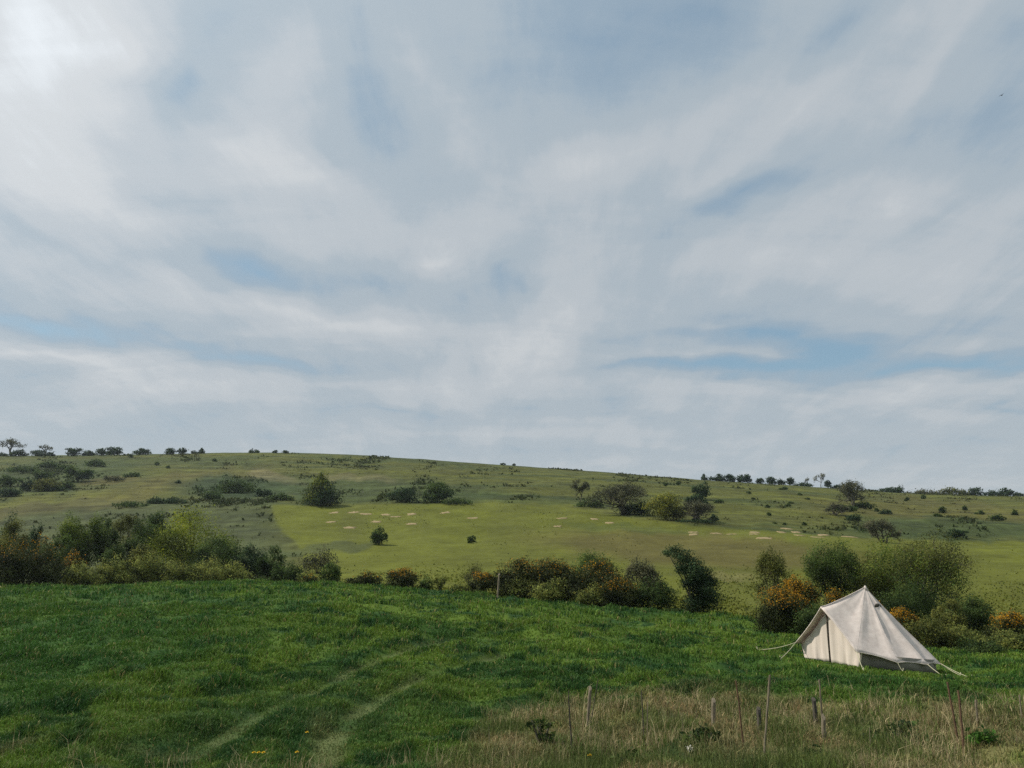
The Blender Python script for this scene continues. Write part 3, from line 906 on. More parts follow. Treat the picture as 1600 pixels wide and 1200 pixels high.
shrub('bush', 425, 66, 852, 50, 'dark bush ending the tall hedge, beside the bright field corner', 'bush', 'dark', 'ragged', 4.2, G_EDGE)
shrub('bush', 450, 60, 880, 50, 'dark green low bush at the corner of the bright field', 'bush', 'dark', 'low', 4.5, G_EDGE)
shrub('bush', 496, 84, 854, 60, 'thin strip of grey scrub lying across the bright field corner', 'bush', 'grey', 'low', 2.0, G_EDGE)
shrub('bush', 480, 57, 893, 34, 'little bush between low dark bush and round green bush', 'bush', 'bramble', 'low', 3, G_EDGE)
shrub('bush', 514, 56, 879, 36, 'small round green bush on the meadow edge', 'bush', 'mid', 'round', 4.5, G_EDGE)

# --- gorse
shrub('gorse_bush', 38, 53, 847, 112, 'largest gorse, dark with orange flowers on top, at the frame edge', 'gorse', 'gorse', 'low', 5.2, G_GORSE, flowers=.06)
shrub('gorse_bush', 108, 60, 866, 38, 'small gorse with bright flower crest right of the largest gorse', 'gorse', 'gorse', 'low', 4.2, G_GORSE, flowers=.25)
shrub('gorse_bush', 484, 55, 898, 26, 'tiny gorse with a few orange flowers before the round green bush', 'gorse', 'gorse', 'low', 3, G_GORSE, flowers=.22)
shrub('gorse_bush', 568, 54.5, 894, 54, 'low long gorse without much flower, left of the orange dome', 'gorse', 'gorse', 'low', 4.6, G_GORSE, flowers=.08)
shrub('gorse_bush', 628, 53.5, 887, 52, 'dome-shaped gorse covered in orange flowers in mid meadow edge', 'gorse', 'gorse', 'round', 4.8, G_GORSE, flowers=.3)
shrub('bush', 664, 53, 899, 26, 'little green bush right of the orange gorse dome', 'bush', 'mid', 'low', 3.6, G_EDGE)
shrub('bush', 687, 53, 898, 22, 'tiny sparse bush in the gap of the meadow edge', 'bush', 'bramble', 'ragged', 2.6, G_EDGE)
shrub('gorse_bush', 752, 50.5, 893, 44, 'orange-topped gorse just left of the pale post', 'gorse', 'gorse', 'round', 4.2, G_GORSE, flowers=.3)
bare_tree('bush', 748, 56, 878, 46, 'thin twiggy bush behind the gorse by the pale post', G_EDGE, buds='olive', cov=.7, trunk_r=.04, seed=41, lift=.18, cat='bush')
shrub('gorse_bush', 805, 50.5, 871, 76, 'dark gorse with flowered ridge right behind the pale post', 'gorse', 'gorse', 'round', 5, G_GORSE, flowers=.07)
shrub('gorse_bush', 866, 49.5, 872, 86, 'broad dark gorse in the middle of the long gorse bank', 'gorse', 'gorse', 'round', 5, G_GORSE, flowers=.07)
shrub('gorse_bush', 932, 48.5, 873, 92, 'tallest gorse of the long bank, orange flowers scattered over it', 'gorse', 'gorse', 'round', 5, G_GORSE, flowers=.09)
shrub('bush', 925, 54, 861, 80, 'green bush showing above the tallest gorse of the bank', 'bush', 'mid', 'round', 4.2, G_EDGE)
shrub('gorse_bush', 968, 46.8, 905, 60, 'low gorse with few flowers at the right foot of the bank', 'gorse', 'gorse', 'low', 4, G_GORSE, flowers=.15)
bare_tree('thicket', 1005, 48.5, 872, 64, 'grey twiggy thicket between gorse bank and the ivy-dark tree', None, buds='grey', cov=2.6, trunk_r=.05, seed=43, lift=.18, cat='thicket')
shrub('bush', 1018, 47, 907, 80, 'dark green low bush in front of the grey twiggy thicket', 'bush', 'dark', 'low', 4.5, G_EDGE)
root = shrub('leaning_tree', 1083, 46.8, 853, 84, 'dark ivy-clad tree leaning left, right of the gorse bank', 'tree', 'deep', 'lean', 5.0, None)

# --- pale green bramble mounds along the foot
for px, d, top, w, lab in [
    (122, 56, 884, 56, 'bramble mound beside the right end of the largest gorse'),
    (170, 58, 876, 60, 'sunlit yellow bramble mound below the wide hedge tree'),
    (222, 59, 869, 60, 'highest sunlit bramble mound below the mid green tree'),
    (268, 59.5, 880, 56, 'bramble mound under the left side of the largest round tree'),
    (320, 60, 876, 64, 'bramble mound under the right side of the largest round tree'),
    (366, 60, 884, 50, 'bramble mound ending the pale strip at the hedge corner'),
    (812, 49.6, 905, 60, 'pale bramble mound just right of the pale post'),
    (872, 48.6, 906, 70, 'pale bramble mound before the middle of gorse bank'),
    (935, 47.2, 914, 66, 'pale bramble mound before the tallest gorse'),
    (730, 51.5, 908, 50, 'low bramble strip left of the gorse by the pale post')]:
    shrub('bramble_mound', px, d, top - (5 if px < 400 else 1), w * 1.15, lab, 'bramble', 'bramble', 'low', 3.8, G_BRAM, spread=.32)

# --- behind and beside the tent
bare_tree('bush', 1212, 47, 856, 66, 'sparse grey-green shrub left of the flowering gorse behind tent', G_EDGE, buds='olive', cov=1.7, trunk_r=.05, seed=51, lift=.18, cat='bush')
shrub('gorse_bush', 1228, 38.5, 916, 96, 'dark round gorse with orange crown left of the tent peak', 'gorse', 'gorse', 'round', 5.2, G_GORSE, flowers=.3)
shrub('gorse_bush', 1256, 40, 901, 62, 'bright flowering gorse top behind the dark round one', 'gorse', 'gorse', 'round', 4.6, G_GORSE, flowers=.4)
shrub('gorse_bush', 1313, 38, 921, 42, 'small gorse touching the tent ridge from behind', 'gorse', 'gorse', 'round', 4.6, G_GORSE, flowers=.28)
shrub('bush', 1285, 36.8, 946, 80, 'dark low bush between flowering gorse and tent', 'bush', 'dark', 'low', 4.5, G_EDGE)
bare_tree('tree', 1306, 50, 846, 96, 'open thin-leaved tree behind the gorse, left of the tent peak', None, buds='mid', cov=2.6, trunk_r=.07, seed=52, lift=.2)
bare_tree('tree', 1368, 52, 862, 76, 'thin olive tree directly behind the tent peak', None, buds='olive', cov=2.6, trunk_r=.07, seed=53, lift=.2)
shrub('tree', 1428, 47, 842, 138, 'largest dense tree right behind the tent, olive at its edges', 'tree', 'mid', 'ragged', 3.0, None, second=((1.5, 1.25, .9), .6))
bare_tree('tree', 1440, 48, 838, 150, 'twiggy olive tree growing through the largest dense tree', None, buds='olive', cov=1.3, trunk_r=.08, seed=54, lift=.2)
shrub('bush', 1420, 44, 905, 130, 'dark undergrowth at the foot of the largest dense tree', 'bush', 'dark', 'low', 4.6, G_EDGE)
shrub('gorse_bush', 1414, 36.5, 949, 56, 'bright orange gorse behind the right slope of the tent', 'gorse', 'gorse', 'round', 4.8, G_GORSE, flowers=.42)
shrub('gorse_bush', 1376, 38, 941, 30, 'sliver of gorse showing beside the tent vent', 'gorse', 'gorse', 'round', 4.4, G_GORSE, flowers=.3)
shrub('bush', 1448, 35.2, 965, 84, 'bramble bush at the right flank of the tent', 'bush', 'olive', 'low', 4.2, G_EDGE)
shrub('bush', 1524, 41, 930, 70, 'dark green bush between dense tree and last gorse', 'bush', 'dark', 'round', 4.4, G_EDGE)
shrub('bush', 1490, 40, 936, 46, 'yellow-green bush right of the largest dense tree', 'bush', 'olive', 'ragged', 3.4, G_EDGE)
shrub('gorse_bush', 1582, 38, 955, 64, 'orange gorse nearest the right frame edge', 'gorse', 'gorse', 'round', 4.8, G_GORSE, flowers=.42)
shrub('bramble_mound', 1500, 35.2, 977, 86, 'broad bramble mound between tent flank and last gorse', 'bramble', 'bramble', 'low', 4.2, G_BRAM)
shrub('bramble_mound', 1570, 34.8, 985, 90, 'bramble mound below the last gorse at frame edge', 'bramble', 'bramble', 'low', 4.2, G_BRAM)
shrub('bush', 1530, 34.2, 996, 90, 'dark bramble bush low between the two right-hand mounds', 'bush', 'dark', 'low', 4.2, G_EDGE)
shrub('bush', 1610, 34.5, 985, 60, 'dark bush cut by the frame under the last gorse', 'bush', 'dark', 'low', 4.2, G_EDGE)

# --- weeds among the old posts
shrub('weed_clump', 1096, 12.3, 1140, 62, 'dark bramble clump behind the white seed head', 'weeds', 'dark', 'low', 3.0, None, leafpx=1.15)
shrub('weed_clump', 1400, 12.8, 1120, 90, 'broad dead bramble tangle between posts near frame foot', 'weeds', 'dark', 'ragged', 2.0, None, leafpx=1.1)
shrub('weed_clump', 1284, 11.5, 1168, 60, 'dark weed clump at the bottom edge below the leaning stake', 'weeds', 'dark', 'low', 3.2, None, leafpx=1.15)
shrub('weed_clump', 1534, 12.8, 1136, 52, 'fresh green nettle clump right of the two rusty rods', 'weeds', 'nettle', 'low', 3.6, None, leafpx=1.8)
shrub('weed_clump', 848, 12.9, 1120, 44, 'dark weed tuft left of the thin dark rod', 'weeds', 'mid', 'ragged', 1.3, None, leafpx=1.15)
shrub('weed_clump', 985, 11.2, 1184, 50, 'dark weed tuft at the bottom edge below the white seed head', 'weeds', 'dark', 'low', 2.6, None, leafpx=1.15)

# ------------------------------------------------------------------ the canvas tent
def build_tent():
    X0, Y0 = TC['X'], TC['Y']
    yaw = math.radians(204.18)
    root = empty('canvas_tent', (X0, Y0, TC['gz']), yaw)
    tag(root, 'cream cotton bell tent with A-frame door, pegged on the green meadow', 'tent')
    f = np.array([math.cos(yaw), math.sin(yaw)]); g = np.array([-f[1], f[0]])

    def gnd(u, v):                                   # the slope under the tent, in the tent's own axes
        w = u * f + v * g
        return TC['gx'] * w[0] + TC['gy'] * w[1]

    def at(u, v, h):
        return np.array([u, v, gnd(u, v) + h])
    r, H, hF = 2.078, 2.597, 1.748
    Re = 2.08
    P = at(0, 0, H)
    A_ = at(r + .06, 0, hF); A_[2] += .02
    cor = {}
    angs = [62, 92, 121, 150]
    Rc = at(r + .05, 1.305, .483); Lc = at(r + .05, -1.305, .483)
    eave_c = [Rc] + [at(Re * math.cos(math.radians(a)), Re * math.sin(math.radians(a)), hh) for a, hh in zip(angs, (.29, .31, .34, .38))] + [at(-Re, 0, .40)] + \
             [at(Re * math.cos(math.radians(-a)), Re * math.sin(math.radians(-a)), .40) for a in angs[::-1]] + [Lc]
    # the edge of the roof: ridge tip -> right corner -> round the back -> left corner -> ridge tip
    nodes = [A_] + eave_c + [A_]
    B = []; seam = []; SUB = 8
    for i in range(len(nodes) - 1):
        n0, n1 = nodes[i], nodes[i + 1]
        for k in range(SUB):
            t = k / SUB
            p = n0 * (1 - t) + n1 * t
            b = 4 * t * (1 - t)
            if 0 < i < len(nodes) - 2:
                inn = p[:2] / (np.linalg.norm(p[:2]) + 1e-9)
                p = p.copy(); p[:2] -= inn * .10 * b; p[2] += .035 * b
            else:
                p = p.copy(); p[0] -= .05 * b; p[2] -= .012 * b          # the front edges hang in slightly
            B.append(p); seam.append(b)
    B.append(A_.copy()); seam.append(0)
    B = np.array(B); seam = np.array(seam)
    NK = 22
    K = np.linspace(0, 1, NK) ** .9
    n = len(B)
    V = np.zeros((n, NK, 3))
    for j, k in enumerate(K):
        p = P[None] * (1 - k) + B * k
        sag = (.05 + .11 * seam * k) * 4 * k * (1 - k)
        p[:, 2] -= sag
        V[:, j] = p
    rng = np.random.default_rng(4)
    ii = np.arange(n)[:, None]; kk = K[None, :]
    wr = .012 * np.sin(ii * 1.9 + 5 * kk) * kk * (1 - kk) * 4 + .01 * np.sin(ii * .9 + 2.2 * kk * 6) * kk
    V[:, :, 2] += wr
    V[0] = (V[0] + V[-1]) / 2; V[-1] = V[0]
    th = .012
    i, j = np.meshgrid(np.arange(n - 1), np.arange(NK - 1), indexing='ij')
    Q = np.stack([i * NK + j, i * NK + j + 1, (i + 1) * NK + j + 1, (i + 1) * NK + j], -1).reshape(-1, 4)
    roof = np_mesh('roof', V.reshape(-1, 3), Q, M['canvas'], root, None, True)
    s = roof.modifiers.new('thick', 'SOLIDIFY'); s.thickness = .006; s.offset = 0
    # hem round the edge and seam tape down every corner, as one rolled edge
    hem = Acc()
    hp = B.copy(); hp[:, 2] -= .012
    Vh, Qh, Ch = tube(hp, .017, 6); hem.add(Vh, Qh, Ch)
    hem.build('hem', M['canvas_front'], root, True)
    sp = Acc()
    ridge = V[0].copy(); ridge[:, 2] += .004
    Vh, Qh, Ch = tube(ridge, .016, 6); sp.add(Vh, Qh, Ch)
    for c in range(1, len(nodes) - 1):
        pth = V[c * SUB].copy(); pth[:, 2] += .001
        Vh, Qh, Ch = tube(pth, .0045, 5); sp.add(Vh, Qh, Ch)
    sp.build('seam_tape', M['canvas'], root, True)
    cap = Acc()
    Vh, Qh, Ch = tube([P + [0, 0, -.10], P + [0, 0, .0], P + [0, 0, .05]], [.11, .045, .02], 10); cap.add(Vh, Qh, Ch)
    cap.build('peak_cap', M['canvas'], root, True)

    # front wall: a gable of two door panels, set back under the roof's front edge
    uf = r - .20
    def gable(v0, v1, m):
        nv, nh = 15, 12
        W = np.zeros((nv, nh, 3))
        for a in range(nv):
            v = v0 + (v1 - v0) * a / (nv - 1)
            av = abs(v)
            topz = hF - .10 - (hF - .50) * min(1, av / 1.30) if av < 1.30 else .47
            for b in range(nh):
                q = b / (nh - 1)
                fold = .03 * math.sin(v * 17) * (1 - q * .6) + .02 * math.sin(v * 7 + q * 3)
                p = at(uf + fold + .03 * (1 - q), v * (1 - .10 * (1 - q) * (av > .6)), 0)
                p[2] = p[2] * (1 - q) + (gnd(uf, v) + topz) * q - .01
                W[a, b] = p
        a, b = np.meshgrid(np.arange(nv - 1), np.arange(nh - 1), indexing='ij')
        Qg = np.stack([a * nh + b, (a + 1) * nh + b, (a + 1) * nh + b + 1, a * nh + b + 1], -1).reshape(-1, 4)
        o = np_mesh('door_panel', W.reshape(-1, 3), Qg, m, root, None, True)
        s = o.modifiers.new('thick', 'SOLIDIFY'); s.thickness = .006; s.offset = 0
        return o
    gable(-1.30, -.012, M['canvas_front']); gable(.012, 1.30, M['canvas_front'])
    zp = Acc()
    pth = [at(uf + .06, 0, 0.0), at(uf + .065, 0.004, .8), at(uf + .05, 0, hF - .14)]
    Vh, Qh, Ch = tube(pth, [.027, .024, .022], 6); zp.add(Vh, Qh, Ch)
    zp.build('door_zip', M['zip'], root, True)
    # low wall of grey fabric from the doorway round the back
    ring = [(uf - .01, 1.2)] + [((Re - .20) * math.cos(math.radians(a)), (Re - .20) * math.sin(math.radians(a))) for a in np.linspace(40, 320, 60)] + [(uf - .01, -1.2)]
    W = []
    for k, (u, v) in enumerate(ring):
        wob = .02 * math.sin(k * 1.3)
        for q, h in ((0, -.02), (.5, .22), (1, .455)):
            s_ = 1 + wob * (1 - q) + .02 * q
            W.append(at(u * s_, v * s_, h))
    W = np.array(W); nr_ = len(ring)
    a, b = np.meshgrid(np.arange(nr_ - 1), np.arange(2), indexing='ij')
    Qw = np.stack([a * 3 + b, (a + 1) * 3 + b, (a + 1) * 3 + b + 1, a * 3 + b + 1], -1).reshape(-1, 4)
    o = np_mesh('low_wall', W, Qw, M['mudwall'], root, None, True)
    s = o.modifiers.new('thick', 'SOLIDIFY'); s.thickness = .006; s.offset = 0
    # poles inside
    pc = Acc(); Vh, Qh, Ch = tube([at(0, 0, 0), at(0, 0, H - .03)], .018, 8); pc.add(Vh, Qh, Ch); pc.build('pole', M['wood'], root, True)
    pc = Acc(); Vh, Qh, Ch = tube([at(uf - .06, 0, 0), at(uf - .06, 0, hF - .12)], .014, 8); pc.add(Vh, Qh, Ch); pc.build('pole', M['wood'], root, True)
    # vent: a small dark mesh half-moon with a canvas hood, near the peak
    a0 = math.radians(86)
    du = np.array([math.cos(a0), math.sin(a0)])
    # the roof point under it
    def roof_pt(ang, k):
        best = None
        for c in range(n):
            p = V[c, 0] * 0 + V[c, int(k * (NK - 1))]
            dd = abs(math.atan2(p[1], p[0]) - ang)
            if best is None or dd < best[0]:
                best = (dd, p)
        return best[1]
    c0 = roof_pt(a0, .22); dwn = roof_pt(a0, .34) - roof_pt(a0, .16); dwn /= np.linalg.norm(dwn)
    tang = np.array([-du[1], du[0], 0.0]); nrm = np.cross(dwn, tang); nrm *= np.sign(nrm[2])
    vb = Acc(); pts = []
    for k in range(11):
        t = math.pi * k / 10
        pts.append(c0 + tang * math.cos(t) * .15 + dwn * (.09 - math.sin(t) * .10) + nrm * (.014 + .05 * math.sin(t)))
    base = [c0 + tang * math.cos(math.pi * k / 10) * .15 + dwn * .11 + nrm * .012 for k in range(11)]
    VV = np.array(pts + base)
    vb.add(VV, np.array([(k, k + 1, 11 + k + 1, 11 + k) for k in range(10)]))
    o = vb.build('vent', M['zip'], root, True)
    s = o.modifiers.new('thick', 'SOLIDIFY'); s.thickness = .006
    # guy ropes and pegs: roof corner -> the photo's peg spots on the ground
    inv = lambda x, y: (((x - X0) * f[0] + (y - Y0) * f[1]), ((x - X0) * g[0] + (y - Y0) * g[1]))
    def guy(corner, px, py, sag=.03):
        x, y = ground_hit(px, py)
        gz = float(ground_z(x, y)) - TC['gz']
        u, v = inv(x, y)
        e = np.array([u, v, gz + .04]); t = np.linspace(0, 1, 7)[:, None]
        p = corner * (1 - t) + e * t; p[:, 2] -= (4 * t * (1 - t))[:, 0] * sag
        R_ = Acc(); Vh, Qh, Ch = tube(p, .011, 5); R_.add(Vh, Qh, Ch)
        sl = corner * .62 + e * .38
        R_.build('guy_rope', M['rope'], root, True)
        K_ = Acc(); dd = (e - corner); dd[2] = 0; dd /= np.linalg.norm(dd)
        Vh, Qh, Ch = tube([e + [0, 0, -.12] - dd * .05, e + dd * .03 + [0, 0, .10]], [.010, .013], 6); K_.add(Vh, Qh, Ch)
        K_.build('peg', M['rope'], root, True)
    guy(Lc, 1184, 1021, .06); guy(Lc, 1220, 1036)
    guy(Rc, 1350, 1053); guy(eave_c[1], 1411, 1051); guy(eave_c[2], 1478, 1057); guy(eave_c[3], 1518, 1056); guy(eave_c[4], 1500, 1049)
    return root


build_tent()

# ------------------------------------------------------------------ old stakes and rods of the lost fence
def stake(name, label, cat, top, foot, depth, r_top, r_foot, mat, group, seed, bend=0.0, sides=7, slant=0.0):
    """a stake from the photo's foot position up to its top, standing at that depth, with an uneven girth and a cut head"""
    rng = np.random.default_rng(seed)
    x, d, z = spot(foot[0], depth)
    zt = d * ray_ratio(top[1]) * 1.0
    xt = d * side(top[0], top[1])
    n = 9
    t = np.linspace(0, 1, n)
    p = np.stack([(xt - x) * t, rng.uniform(-.12, .12) * t, (zt - z + .25) * t - .25], -1)
    p[:, 0] += bend * np.sin(t * math.pi) + rng.normal(size=n) * .0025 * (t > 0)
    r = (r_foot * (1 - t) + r_top * t) * (1 + rng.normal(size=n) * .06)
    V, Q, C = tube(p, r, sides)
    V = V.reshape(n, sides, 3)
    V[-1, :, 2] += slant * np.cos(np.arange(sides) * 2 * math.pi / sides) * r_top
    o = np_mesh(name, V.reshape(-1, 3), [Q, C], M[mat], None, None, False, loc=(x, d, z))
    return tag(o, label, cat, group)


GP = 'old fence posts in the dry grass'
GR = 'thin rods standing in the dry grass'
stake('wooden_stake', 'pale crooked stake leaning right, leftmost thick one in the dry grass', 'post', (922, 1075), (913, 1128), 14.6, .032, .026, 'wood', GP, 1, .01, slant=1.2)
stake('thin_rod', 'thin dark rod rising from the top of the crooked pale stake', 'rod', (934, 1060), (917, 1112), 14.9, .007, .012, 'darkwood', GR, 2)
stake('thin_rod', 'thin dark rod furthest left, beside a dark weed tuft', 'rod', (887, 1078), (896, 1178), 12.4, .008, .020, 'darkwood', GR, 3)
stake('thin_rod', 'thin dark rod alone between crooked stake and short post', 'rod', (1004, 1080), (1007, 1150), 13.6, .009, .012, 'darkwood', GR, 4)
stake('thin_rod', 'pale short dry stick next to the lone thin dark rod', 'rod', (1013, 1098), (1010, 1150), 13.5, .008, .010, 'wood', GR, 5)
stake('wooden_post', 'short sunlit post alone, left of the slanting rusty rod', 'post', (1115, 1094), (1112, 1143), 14.2, .038, .036, 'wood', GP, 6, slant=1.0)
stake('metal_rod', 'rusty rod slanting left, between short post and tallest rod', 'rod', (1151, 1064), (1165, 1182), 12.2, .013, .014, 'rust', GR, 7)
stake('metal_rod', 'tallest rod, leaning right beside a dark stub', 'rod', (1201, 1054), (1190, 1190), 11.9, .016, .015, 'wood', GR, 8)
stake('wooden_post', 'dark rotten stub behind the tallest rod', 'post', (1188, 1108), (1186, 1158), 13.6, .036, .040, 'darkwood', GP, 9, slant=.8)
stake('wooden_post', 'dark rotten stub left of the long leaning stake near tent', 'post', (1275, 1094), (1275, 1132), 14.7, .042, .040, 'darkwood', GP, 10, slant=.8)
stake('wooden_stake', 'long pale stake leaning left below the tent', 'post', (1277, 1061), (1286, 1150), 13.8, .014, .017, 'wood', GP, 11)
stake('wooden_post', 'weathered broken post at the foot of the long leaning stake', 'post', (1284, 1119), (1288, 1160), 13.2, .030, .044, 'wood', GP, 12, slant=1.4)
stake('metal_rod', 'rusty rod leaning left, first of the close pair at right', 'rod', (1485, 1067), (1500, 1160), 12.9, .015, .017, 'rust', GR, 13)
stake('metal_rod', 'upright rusty rod, second of the close pair at right', 'rod', (1502, 1080), (1506, 1168), 12.6, .017, .018, 'rust', GR, 14)
stake('wooden_stake', 'short dark stake with a pale cut head right of the rod pair', 'post', (1527, 1094), (1527, 1134), 14.6, .020, .018, 'wood', GP, 15)
stake('thin_rod', 'thin rod at the right edge of the frame', 'rod', (1594, 1086), (1597, 1134), 14.6, .012, .012, 'wood', GR, 16)
stake('wooden_post', 'pale post standing alone before the gorse bank across the meadow', 'post', (780, 897), (777, 925), 47.6, .055, .06, 'wood', None, 17, slant=.6)

# dead stalks that stand out from the dry grass
for k, (px, py0, py1) in enumerate([(1352, 1135, 1195), (1425, 1150, 1185), (1580, 1150, 1195), (760, 1135, 1170), (1060, 1120, 1170)]):
    stake('dead_stalk', ['tall pale dead stalk between leaning stake and bramble tangle', 'dead stalk standing in the bramble tangle', 'bent dead stalk right of the nettle clump',
                         'dead stalk at the left end of the dry grass', 'dead stalk between lone thin rod and white seed head'][k], 'stalk',
          (px + 3, py0), (px, py1), 11.8 + .3 * k, .004, .007, 'wood', 'dead stalks', 30 + k, .03, 5)

# white seed head
def seed_head():
    x, d, z = spot(1079, 12.0)
    zt = d * ray_ratio(1171)
    root = empty('seed_head', (x, d, z)); tag(root, 'fluffy white seed head in front of dark bramble clump', 'seed head')
    A = Acc(); V, Q, C = tube([(0, 0, -.05), (.01, 0, (zt - z) * .6), (0, 0, zt - z)], [.008, .006, .005], 5); A.add(V, Q, C)
    A.build('stalk', M['wood'], root, True)
    rng = np.random.default_rng(3)
    V, Q, P, _ = leaf_cloud([((0, 0, zt - z), (.042, .042, .052)), ((.015, 0, zt - z - .035), (.03, .03, .03))], 420, .024, rng, .6)
    np_mesh('fluff', V, Q, M['down'], root)


seed_head()

# small yellow flowers
for k, (px, py) in enumerate([(403, 1182), (463, 1183), (479, 1146), (921, 1189), (922, 1197)]):
    x, d = ground_hit(px, min(py + 9, 1196)); z = float(ground_z(x, d))
    root = empty('yellow_flower', (x, d, z)); h = .16
    tag(root, ['yellow flower clump farthest left in the foreground grass', 'yellow flower right of the farthest left one', 'yellow flower higher up beside the worn track',
               'upper of the two yellow flowers below the crooked stake', 'lower of the two yellow flowers below the crooked stake'][k], 'flower', 'yellow flowers in the foreground grass')
    A = Acc(); V, Q, C = tube([(0, 0, -.02), (.005, 0, h * .5), (0, 0, h)], .004, 5); A.add(V, Q, C); A.build('stem', M['stem'], root, True)
    rng = np.random.default_rng(50 + k)
    B_ = Acc()
    for q in range(3 if k == 0 else 1):
        ox = (q - 1) * .07 if k == 0 else 0
        for ring_, (nn, rr, up) in enumerate(((12, .036, .010), (10, .027, .020), (7, .016, .028))):
            for j in range(nn):
                a = 6.283 * j / nn + ring_ * .3
                c, s = math.cos(a), math.sin(a)
                V = np.array([(ox, 0, h + .004), (ox + rr * .6 * c - .007 * s, rr * .6 * s + .007 * c, h + up * .8), (ox + rr * c, rr * s, h + up), (ox + rr * .6 * c + .007 * s, rr * .6 * s - .007 * c, h + up * .8)])
                B_.add(V, np.array([[0, 1, 2, 3]]))
    B_.build('flower_head', M['yellow'], root)

# ------------------------------------------------------------------ bare soil scrapes on the far field
SCR = [(517, 814, 18), (522, 797, 14), (553, 797, 17), (572, 799, 17), (547, 820, 19), (602, 800, 17), (618, 803, 17), (588, 811, 17), (643, 799, 15), (643, 814, 18), (695, 799, 16), (738, 805, 17),
       (878, 809, 17), (871, 818, 13), (929, 812, 15), (952, 817, 17), (1084, 835, 16), (1084, 839, 16), (1119, 836, 21), (1143, 838, 18), (1180, 836, 17), (1179, 841, 15), (1194, 848, 29),
       (1229, 829, 16), (1222, 835, 17), (1244, 834, 17), (1249, 840, 19), (1286, 838, 19), (1277, 842, 19), (1328, 842, 20)]
for k, (px, py, w) in enumerate(SCR):
    x, d = ground_hit(px, py)
    rng = np.random.default_rng(100 + k)
    Wm = w * d / FPX * .95; Dm = max(.8, ground_hit(px, py - .9)[1] - ground_hit(px, py + .9)[1])
    na, nr_ = 28, 7
    a = np.arange(na) * 6.2832 / na
    edge = 1 + .14 * np.sin(a * 2 + rng.random() * 6) + .10 * np.sin(a * 5 + rng.random() * 6) + .2 * rng.normal(size=na)
    ex = np.sign(np.cos(a)) * np.abs(np.cos(a)) ** .7; ey = np.sign(np.sin(a)) * np.abs(np.sin(a)) ** .7
    V = []
    for j in range(nr_):
        q = j / (nr_ - 1)
        X_ = x + ex * edge * Wm / 2 * q; Y_ = d + ey * edge * Dm / 2 * q
        hh = (.05 * (1 - q * q) + .06) * (1 - (q > .99)) - (.15 if q > .99 else 0)
        Z_ = ground_z(X_, Y_) + hh + .06 * fbm(X_ * 2, Y_ * 2, 2)
        V.append(np.stack([X_ - x, Y_ - d, Z_], -1))
    V = np.array(V)
    z0 = float(ground_z(x, d)); V[:, :, 2] -= z0
    Q = [(j * na + i, j * na + (i + 1) % na, (j + 1) * na + (i + 1) % na, (j + 1) * na + i) for j in range(nr_ - 1) for i in range(na)]
    o = np_mesh('bare_soil_patch', V.reshape(-1, 3), np.array(Q), M['soil'], None, None, True, loc=(x, d, z0))
    grp = 0 if px < 760 else (1 if px < 1000 else 2)
    if k == 22:
        lab = 'widest and lowest tan bare soil patch, above the brown slope'
    elif k == 29:
        lab = 'last tan bare soil patch, nearest the grey thicket at field corner'
    elif k == 12:
        lab = 'upper tan bare soil patch of the pair mid-slope, left of two separate ones'
    elif k == 13:
        lab = 'smallest tan bare soil patch, under another in mid-slope'
    elif k == 14:
        lab = 'tan bare soil patch below the small grey thorn, thinner of two'
    elif k == 15:
        lab = 'tan bare soil patch below the wide grey thicket, by itself'
    else:
        lab = ('tan bare soil patch in the cluster high on the bright field', '', 'tan bare soil patch in the row below the olive tree and right slope')[grp]
    tag(o, lab, 'bare patch', ('bare soil patches high on the bright field', 'bare soil patches in mid slope', 'bare soil patches on the right slope')[grp])

# ------------------------------------------------------------------ a bird in the sky, top right
def bird():
    d = 90.0
    x = d * side(1565, 149); z = d * ray_ratio(149)
    A = Acc()
    V, Q, C = tube([(-.20, 0, .0), (-.12, 0, .01), (0, 0, .012), (.10, 0, .0), (.16, 0, -.005)], [.012, .04, .05, .035, .008], 8); A.add(V, Q, C)
    for s in (-1, 1):
        Vw = np.array([(.05, s * .03, .02), (.0, s * .18, .09), (-.02, s * .34, .06), (-.07, s * .33, .055), (-.07, s * .17, .075), (-.06, s * .03, .015)])
        A.add(np.concatenate([Vw, Vw - [0, 0, .012]]), np.array([[0, 1, 4, 5], [1, 2, 3, 4], [6, 11, 10, 7], [7, 10, 9, 8]]))
    o = A.build('bird', M['bird'], None, True, loc=(x, d, z))
    o.rotation_euler = (0, 0, math.radians(20))
    tag(o, 'tiny dark bird flying high in the clouds at the upper right', 'bird')


bird()

# ------------------------------------------------------------------ haze
def haze():
    m, nt, out = new_mat('thin_air')
    v = nt.nodes.new('ShaderNodeVolumePrincipled')
    v.inputs['Color'].default_value = (.80, .90, 1.0, 1); v.inputs['Density'].default_value = 0.00013; v.inputs['Anisotropy'].default_value = .35
    nt.links.new(v.outputs[0], out.inputs['Volume'])
    lo, hi = np.array([-5200, -5200, -120]), np.array([5200, 5200, 62])
    V = np.array([[(lo, hi)[i][0], (lo, hi)[j][1], (lo, hi)[k][2]] for i in (0, 1) for j in (0, 1) for k in (0, 1)])
    Q = np.array([[0, 1, 3, 2], [4, 6, 7, 5], [0, 4, 5, 1], [2, 3, 7, 6], [0, 2, 6, 4], [1, 5, 7, 3]])
    o = np_mesh('haze', V, Q, m); o['kind'] = 'stuff'


haze()

